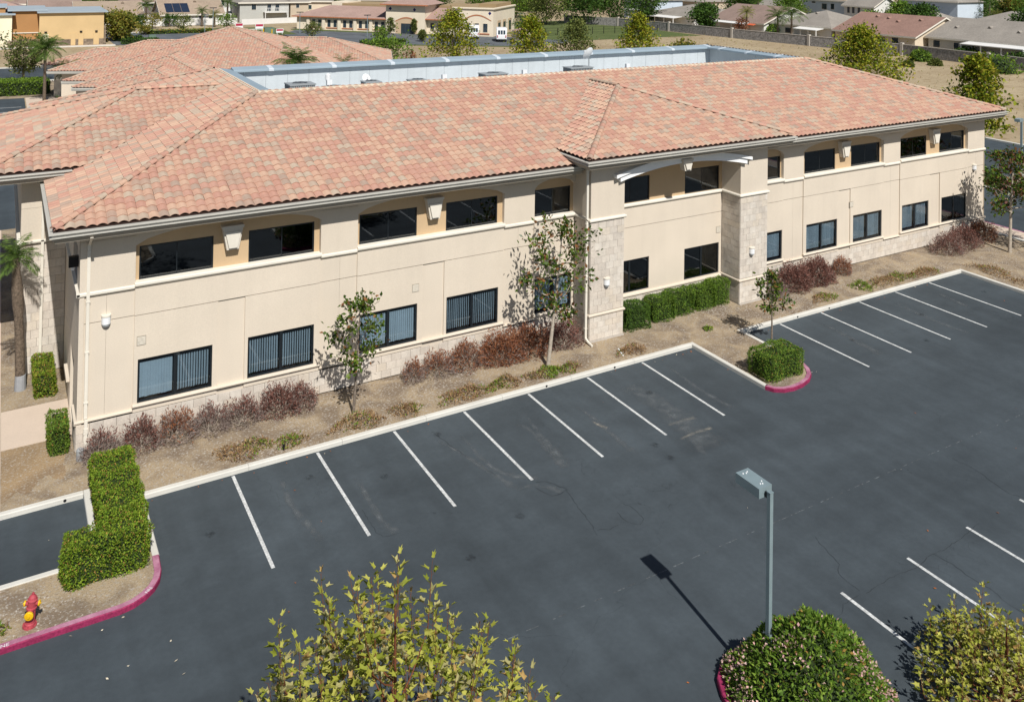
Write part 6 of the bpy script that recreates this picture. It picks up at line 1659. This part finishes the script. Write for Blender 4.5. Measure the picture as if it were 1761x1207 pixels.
MB().box(9.255,9.6,143,145.5,0,3.4).build('stone_pier', A['stonefar'], sh); MB().box(-4.94,-.92,145.25,145.39,0,1.15).build('stone_base', A['stonefar'], sh); MB().box(-5.6,-4.95,143.4,143.59,0,1.1).build('stone_base', A['stonefar'], sh)
struct(MB().box(-16,11,141.4,142.8,-.02,.08).build('pavement', A['walk']))

# ------------------------------------------------------------------ cream building with tower
A['ccream'] = W_('cream_office_wall', srgb(240,226,203,.84)); A['cpar'] = W_('cream_office_parapet', srgb(176,152,116,.75)); A['brickr'] = M('brick_sill', srgb(196,128,92,.75), .9, .15, 4)
A['navy'] = M('navy_tile', (.02,.02,.12), .5, .1, 3)
cr_ = thing('cream_building', 'long cream building with square tower and pink tile roofs', 'building', (82.9,132.35,0), None, math.atan2(-.715,.699))
def cb(mb, nm, mat, par=cr_, fix=True): return mb.build(nm, mat, par, False, loc=(0,0,0), fix=fix)
cb(MB().box(-46,-24,0,17,0,3.0), 'wall', A['ccream']); cb(MB().box(-15,-9,.4,17,0,3.3), 'wall', A['ccream']); cb(MB().box(-24,-15,-1,8,0,6.3), 'tower', A['ccream'])
cb(MB().box(-9,0,0,17,0,6.0), 'wall', A['ccream'])
def wroof(x0, x1, z0, z1, hipl=False, hipr=False):
    y0, y1 = -.8, 6
    a = x0-.8 if hipl else x0; b = x1+.8 if hipr else x1
    m_ = MB(); m_.add([(a,y0,z0),(b,y0,z0),(x1-(3 if hipr else 0),y1,z1),(x0+(5 if hipl else 0),y1,z1),(a,12 if hipl else y1,z0)],[(0,1,2,3)]+([(0,3,4)] if hipl else []))
    return cb(m_, 'roof', HR['pink'], fix=False)
wroof(-46,-24,3.0,5.2,True); wroof(-15,-9,3.3,5.4)
for (a,b,z) in ((-46.9,-24,2.8),(-15,-9,3.1)): cb(MB().box(a,b,-.85,-.7,z,z+.22), 'fascia', A['brickr'])
cb(MB().box(-38,-24.2,6.2,16.8,3,5.7), 'parapet', A['cpar']); cb(MB().box(-41,-37,7,14,3,6.0), 'parapet', A['ccream']); cb(MB().box(-14.8,-9.1,6.2,16.8,3,5.9), 'parapet', A['cpar'])
tr = MB(); tr.add([(-25,-2,6.3),(-14,-2,6.3),(-14,9,6.3),(-25,9,6.3),(-19.5,3.5,8.7)],[(0,1,4),(1,2,4),(2,3,4),(3,0,4),(3,2,1,0)]); cb(tr, 'tower_roof', HR['pink']); cb(MB().box(-25.02,-13.98,-2.05,-1.95,6.1,6.34), 'fascia', A['brickr'])
def cwin(x0, x1, z0, z1, y=0.0):
    f = cb(MB().box(x0-.1,x1+.1,y-.04,y-.002,z0-.1,z1+.08), 'window', A['ccream']); cb(MB().box(x0,x1,y-.05,y-.041,z0,z1), 'pane', A['farglass'], f)
for i in range(5):
    x = -42.6+i*3.8
    for dx in (.4,1.9): cwin(x+dx,x+dx+.75,.7,2.3)
    cb(MB().box(x+.1,x+2.95,-.12,-.003,.42,.62), 'brick_sill', A['brickr']); cb(MB().box(x-.75,x-.05,-.45,-.001,0,2.75), 'pier', A['ccream'])
for x in (-14.2,-12.6,-10.8): cwin(x,x+.8,.7,2.4,.4)
# arched doorway in the tower, arched panels in the right block
def cpanel(x0, x1, zs, zc, y, mat, yy):
    n = 10; pts = [(x0,0),(x1,0)]+[(x1-(x1-x0)*i/n, zs+(zc-zs)*math.sin(PI*i/n)) for i in range(n+1)]
    return cb(MB().prism_y(pts, y-yy, y-.002), 'arch_panel', mat)
A['ctan'] = W_('porch_shade', srgb(214,188,156,.8))
cpanel(-21.7,-16.7,2.6,3.3,-1,A['ctan'],.03); d_ = cb(MB().box(-20.4,-17.6,-1.08,-1.04,.05,2.2), 'door', A['farglass'])
for x in (-19.7,-19.0,-18.3): cb(MB().box(x-.04,x+.04,-1.1,-1.081,.05,2.2), 'door_frame', A['frame'], d_)
def cring(x0, x1, zs, zc, y):
    n = 12; m_ = MB()
    for i in range(n):
        f = lambda q, o: (x1+o-(x1-x0+2*o)*q/n, zs+(zc-zs+o)*math.sin(PI*q/n))
        p, q, r, s = f(i,0), f(i+1,0), f(i+1,.28), f(i,.28)
        m_.add([(p[0],y,p[1]),(q[0],y,q[1]),(r[0],y,r[1]),(s[0],y,s[1])],[(0,1,2,3)])
    return cb(m_, 'arch_trim', A['brickr'], fix=False)
cring(-21.7,-16.7,2.6,3.3,-1.06); cring(-6.6,-.6,3.3,4.3,-.05)
for x in (-5.9,-4.1,-2.2): cwin(x,x+.95,.9,2.7)
cb(MB().box(-6.4,-.8,-.12,-.003,.42,.65), 'brick_sill', A['brickr'])
for (x, y_, z) in ((-23.0,-1.03,5.3),(-17.4,-1.03,5.2),(-.8,-.03,4.9)):
    cb(MB().prism_y([(x-.36,z),(x,z-.4),(x+.36,z),(x,z+.4)], y_, y_+.025), 'diamond_tile', A['navy'])
cb(MB().sweep([(-9.1,0),(0,0),(0,17)], [(0,5.4),(.12,5.6),(.3,5.75),(.3,6.0),(0,6.05)], 1), 'cornice', A['ccream']); cb(MB().box(-8.9,-.2,.2,16.8,6.01,6.06), 'roof', A['cpar']); cb(MB().box(-4.5,-.6,4,16,6.061,6.7), 'parapet', A['cpar'])
for y in (4.5,8.5,13):                                   # openings in the end wall
    f = cb(MB().box(.002,.04,y-1.3,y+1.3,0,3.2), 'arch_panel', A['ctan']); cb(MB().box(.041,.05,y-.9,y+.9,.6,2.7), 'pane', A['farglass'], f)
for (x0, x1) in ((-46,-24),(-15,-9)): cb(MB().box(x0,x1,-2.6,-.5,-.02,.10), 'planter', A['lawn'])

# vans by the cream building
def van(label, x, y, rot):
    t = thing('van', label, 'van', (x,y,0), 'white vans at the cream building', rot)
    B = lambda mb, nm, mat, par=t: mb.build(nm, mat, par, False, loc=(0,0,0))
    prof = [(-2.9,.45),(-2.95,1.2),(-2.8,2.5),(-2.6,2.65),(1.3,2.65),(1.55,2.5),(2.1,1.5),(2.95,1.3),(3.05,.9),(3.0,.45)]
    m_ = MB(); m_.prism_y(prof, -1.0, 1.0); bd = B(m_, 'body', A['plasticwhite'])
    for s in (-1.012,1.004): B(MB().box(-2.3,1.4,s,s+.008,1.55,2.25), 'side_window', A['farglass'])
    for yy in (-.72,-.2,.32): B(MB().add([(-2.93,yy,1.5),(-2.93,yy+.4,1.5),(-2.83,yy+.4,2.3),(-2.83,yy,2.3)],[(0,3,2,1)]), 'rear_window', A['farglass'])
    B(MB().add([(1.63,-.85,2.42),(2.11,-.85,1.56),(2.11,.85,1.56),(1.63,.85,2.42)],[(0,1,2,3)]), 'windscreen', A['farglass'])
    for s in (-.9,.72): B(MB().box(-2.99,-2.955,s,s+.18,.9,1.35), 'tail_light', A['hydred'])
    B(MB().box(-3.1,-2.9,-.98,.98,.45,.62), 'bumper', A['acdark'])
    for wx in (-1.8,1.9):
        for s in (-1.02,.8):
            w_ = MB(); w_.lathe([(.36,0),(.36,.22)], 16, (wx,s+.22,.36), 'y'); B(w_, 'wheel', A['black'])
    return t
van('white van with dark rear windows seen from behind by the cream building', 80.3,124.3, math.radians(62))
van('white van half hidden by the cone shaped sycamore', 77.8,131.2, math.radians(62))
en = thing('bin_enclosure', 'small cream enclosure beside the white van', 'enclosure', (84.6,123.2,0)); MB().box(83.2,86.2,122,125,0,2.0).build('wall', A['ccream'], en); MB().add([(83,121.8,2.0),(86.4,121.8,2.0),(86.4,125.2,2.0),(83,125.2,2.0),(84.7,123.5,2.6)],[(0,1,4),(1,2,4),(2,3,4),(3,0,4)]).build('roof', HR['pink'], en)
# street clutter before the balcony house
A['signred'] = M('sign_red', srgb(190,50,80,.8), .6, .1, 3)
for lb, x, y, w, z0, z1 in [('red and white sign board on the lawn, leftmost of three',37.7,163.6,1.6,.6,1.7),('red sign board on the lawn, middle of three',41.2,160.4,1.7,.7,1.7),('small slanted red and white sign board nearest the tiled roof',43.4,152.5,1.5,.4,1.2)]:
    t = thing('sign_board', lb, 'sign', (x,y,0), 'sign boards on the far lawn'); MB().box(x-w/2,x+w/2,y-.04,y+.04,z0,z1).build('panel', A['plasticwhite'], t); MB().box(x-w/2+.08,x+w/2-.08,y-.05,y-.041,(z0+z1)/2-.05,z1-.08).build('red_field', A['signred'], t)
    for s in (-.35,.35): MB().box(x+s*w-.04,x+s*w+.04,y-.03,y+.03,0,z0).build('post', A['plasticwhite'], t)
for lb, x, y in [('yellow bollard left of the green utility box',40.6,154.6),('yellow bollard right of the green utility box',41.9,152.9)]:
    tag(MB().lathe([(.12,0),(.12,1.05),(.08,1.12)],10,(x,y,0)).build('bollard', A['hydyel']), lb, 'bollard', 'yellow bollards')
A['util'] = M('utility_green', srgb(120,142,126,.7), .6, .1, 2)
tag(MB().box(41.0,43.0,155,156.4,0,1.2).build('utility_box', A['util']), 'grey green utility box on the far lawn', 'utility box'); tag(MB().box(17.3,18.5,146.4,147.2,0,1.2).build('utility_box', A['util']), 'pale green utility box beside the left lot', 'utility box')
for lb, x, y, z in [('thin lamp pole at the left end of the cream building',48.0,153.8,4.4),('thin lamp pole before the cream building wing',58.2,141.0,4.4),('double headed lamp pole in the left lot',29.5,158,4.0),('tall dark lamp pole in the left lot',31.5,160,5.2)]:
    t = thing('lamp_pole', lb, 'lamp pole', (x,y,0), 'thin lamp poles in the far lots'); MB().tube([(x,y,0),(x,y,z)], .07, 6).build('pole', A['lamp'], t); MB().box(x-.7,x+.7,y-.15,y+.15,z,z+.15).build('lamp_head', A['lampdark'], t)
hedge('hedge', 'low clipped hedge row across the left lot', [(19,32,161.5,162.6,0,.8)], LG['hedge'], 30, .3, .2, base=0)
hedge('hedge', 'dark low hedge beside the yellow building', [(12.2,18.5,142.2,143.6,0,.9)], LG['dark'], 30, .3, .2, base=0)
hedge('hedge', 'low hedge under the yellow flowering tree', [(11.6,16.5,148.8,150,0,.8)], LG['dark'], 30, .3, .2, base=0)
hedge('hedge', 'low dark hedge along the cream building lot', [(50.8,60,124.8,126,0,.9)], LG['dark'], 30, .3, .2, base=0)
def car(label, x, y, rot, col):
    t = thing('parked_car', label, 'car', (x,y,0), None, rot); B = lambda mb, nm, mat: mb.build(nm, mat, t, False, loc=(0,0,0))
    B(MB().prism_y([(-2.2,.35),(-2.25,.85),(-1.9,.95),(-1.3,1.42),(.5,1.42),(1.2,.95),(2.1,.8),(2.2,.35)], -.88, .88), 'body', col)
    for s in (-.889,.881): B(MB().prism_y([(-1.6,.95),(-1.2,1.36),(.42,1.36),(.95,.95)], s, s+.008), 'side_window', A['farglass'])
    for wx in (-1.35,1.35):
        for s in (-.9,.72): B(MB().lathe([(.32,0),(.32,.18)], 14, (wx,s+.18,.32), 'y'), 'wheel', A['black'])
A['carblue'] = M('car_blue', (.06,.13,.35), .25, .05, 1, spec=.6)
car('blue car far off at the top left street', 17.0, 216, .1, A['carblue'])
# dry grass tufts on the field
n = 1500; X = rng.uniform(85,131,n); Y = rng.uniform(20,120,n); k = (X+Y*.35 > 110)|(Y < 60)
X = X[k]; Y = Y[k]
foliage('dry_grass', np.stack([X,Y,np.zeros(len(X))-.02],1), LG['brown'][1:2]+LG['palmy'][1:2], .34, .12, None, np.tile([0,0,.8],(len(X),1)))
tag(bpy.data.objects['dry_grass'], 'dry straw coloured grass tufts over the vacant field', 'grass', None, 'stuff')

# the wooded belt beyond the last houses reads as one mass
C_ = []
for i in range(46):
    f = (i+rng.uniform(-.4,.4))/45; cx, cy = -12+305*f+rng.uniform(-16,16), 311-180*f+rng.uniform(-16,16); hh = rng.uniform(4.5,8.5); w = rng.uniform(3.5,6.5); n = 700
    d = rdir(n); d[:,2] = np.abs(d[:,2]); s = rng.uniform(.55,1.05,n)[:,None]*(1+.2*np.sin(np.arctan2(d[:,1],d[:,0])*4+i))[:,None]
    C_.append(np.array([cx,cy,.5])+d*s*np.array([w,w,hh]))
C_ = np.concatenate(C_)
tag(foliage('tree_belt', C_, LG['dark']+LG['olive']+LG['green'][:1], 1.1, .8, None), 'dark belt of trees far beyond the last houses along the top', 'woodland', None, 'stuff')
for i, (lb, x, y, wl, rf) in enumerate([('distant cream house with grey roof over the balcony house',62,222,'cream','grey'),('distant white house left of the tree belt centre',88,226,'white','brown'),('distant tan house behind the cream building tower',104,232,'tan','pink'),('distant house above the yellow shop roof',-6,222,'cream','brown'),('distant house between the solar roof and top edge',36,222,'white','pink')]):
    house(lb, x, y, 15, 11, -.35, 3.2, 2.6, wl, rf, 'hip', [(3,4.2,1,2.2),(8,9.4,1,2.2)], [(5,3)], None)
for i, (lb, x, y, rot_, wl, rf) in enumerate([('distant house above the brown patio roof',172,182,E_,'tan','grey'),('distant house behind the blue white two storey one',205,152,E_,'white','brown'),('distant two tone house near the top right palms',225,140,E_,'cream','grey'),('distant house at the far top right corner',245,112,E_,'white','grey')]):
    house(lb, x, y, 16, 12, rot_, 4.6, 2.6, wl, rf, 'hip', [(3,4.2,2,3.4),(8,9.4,2,3.4)], [(5,3)], None)
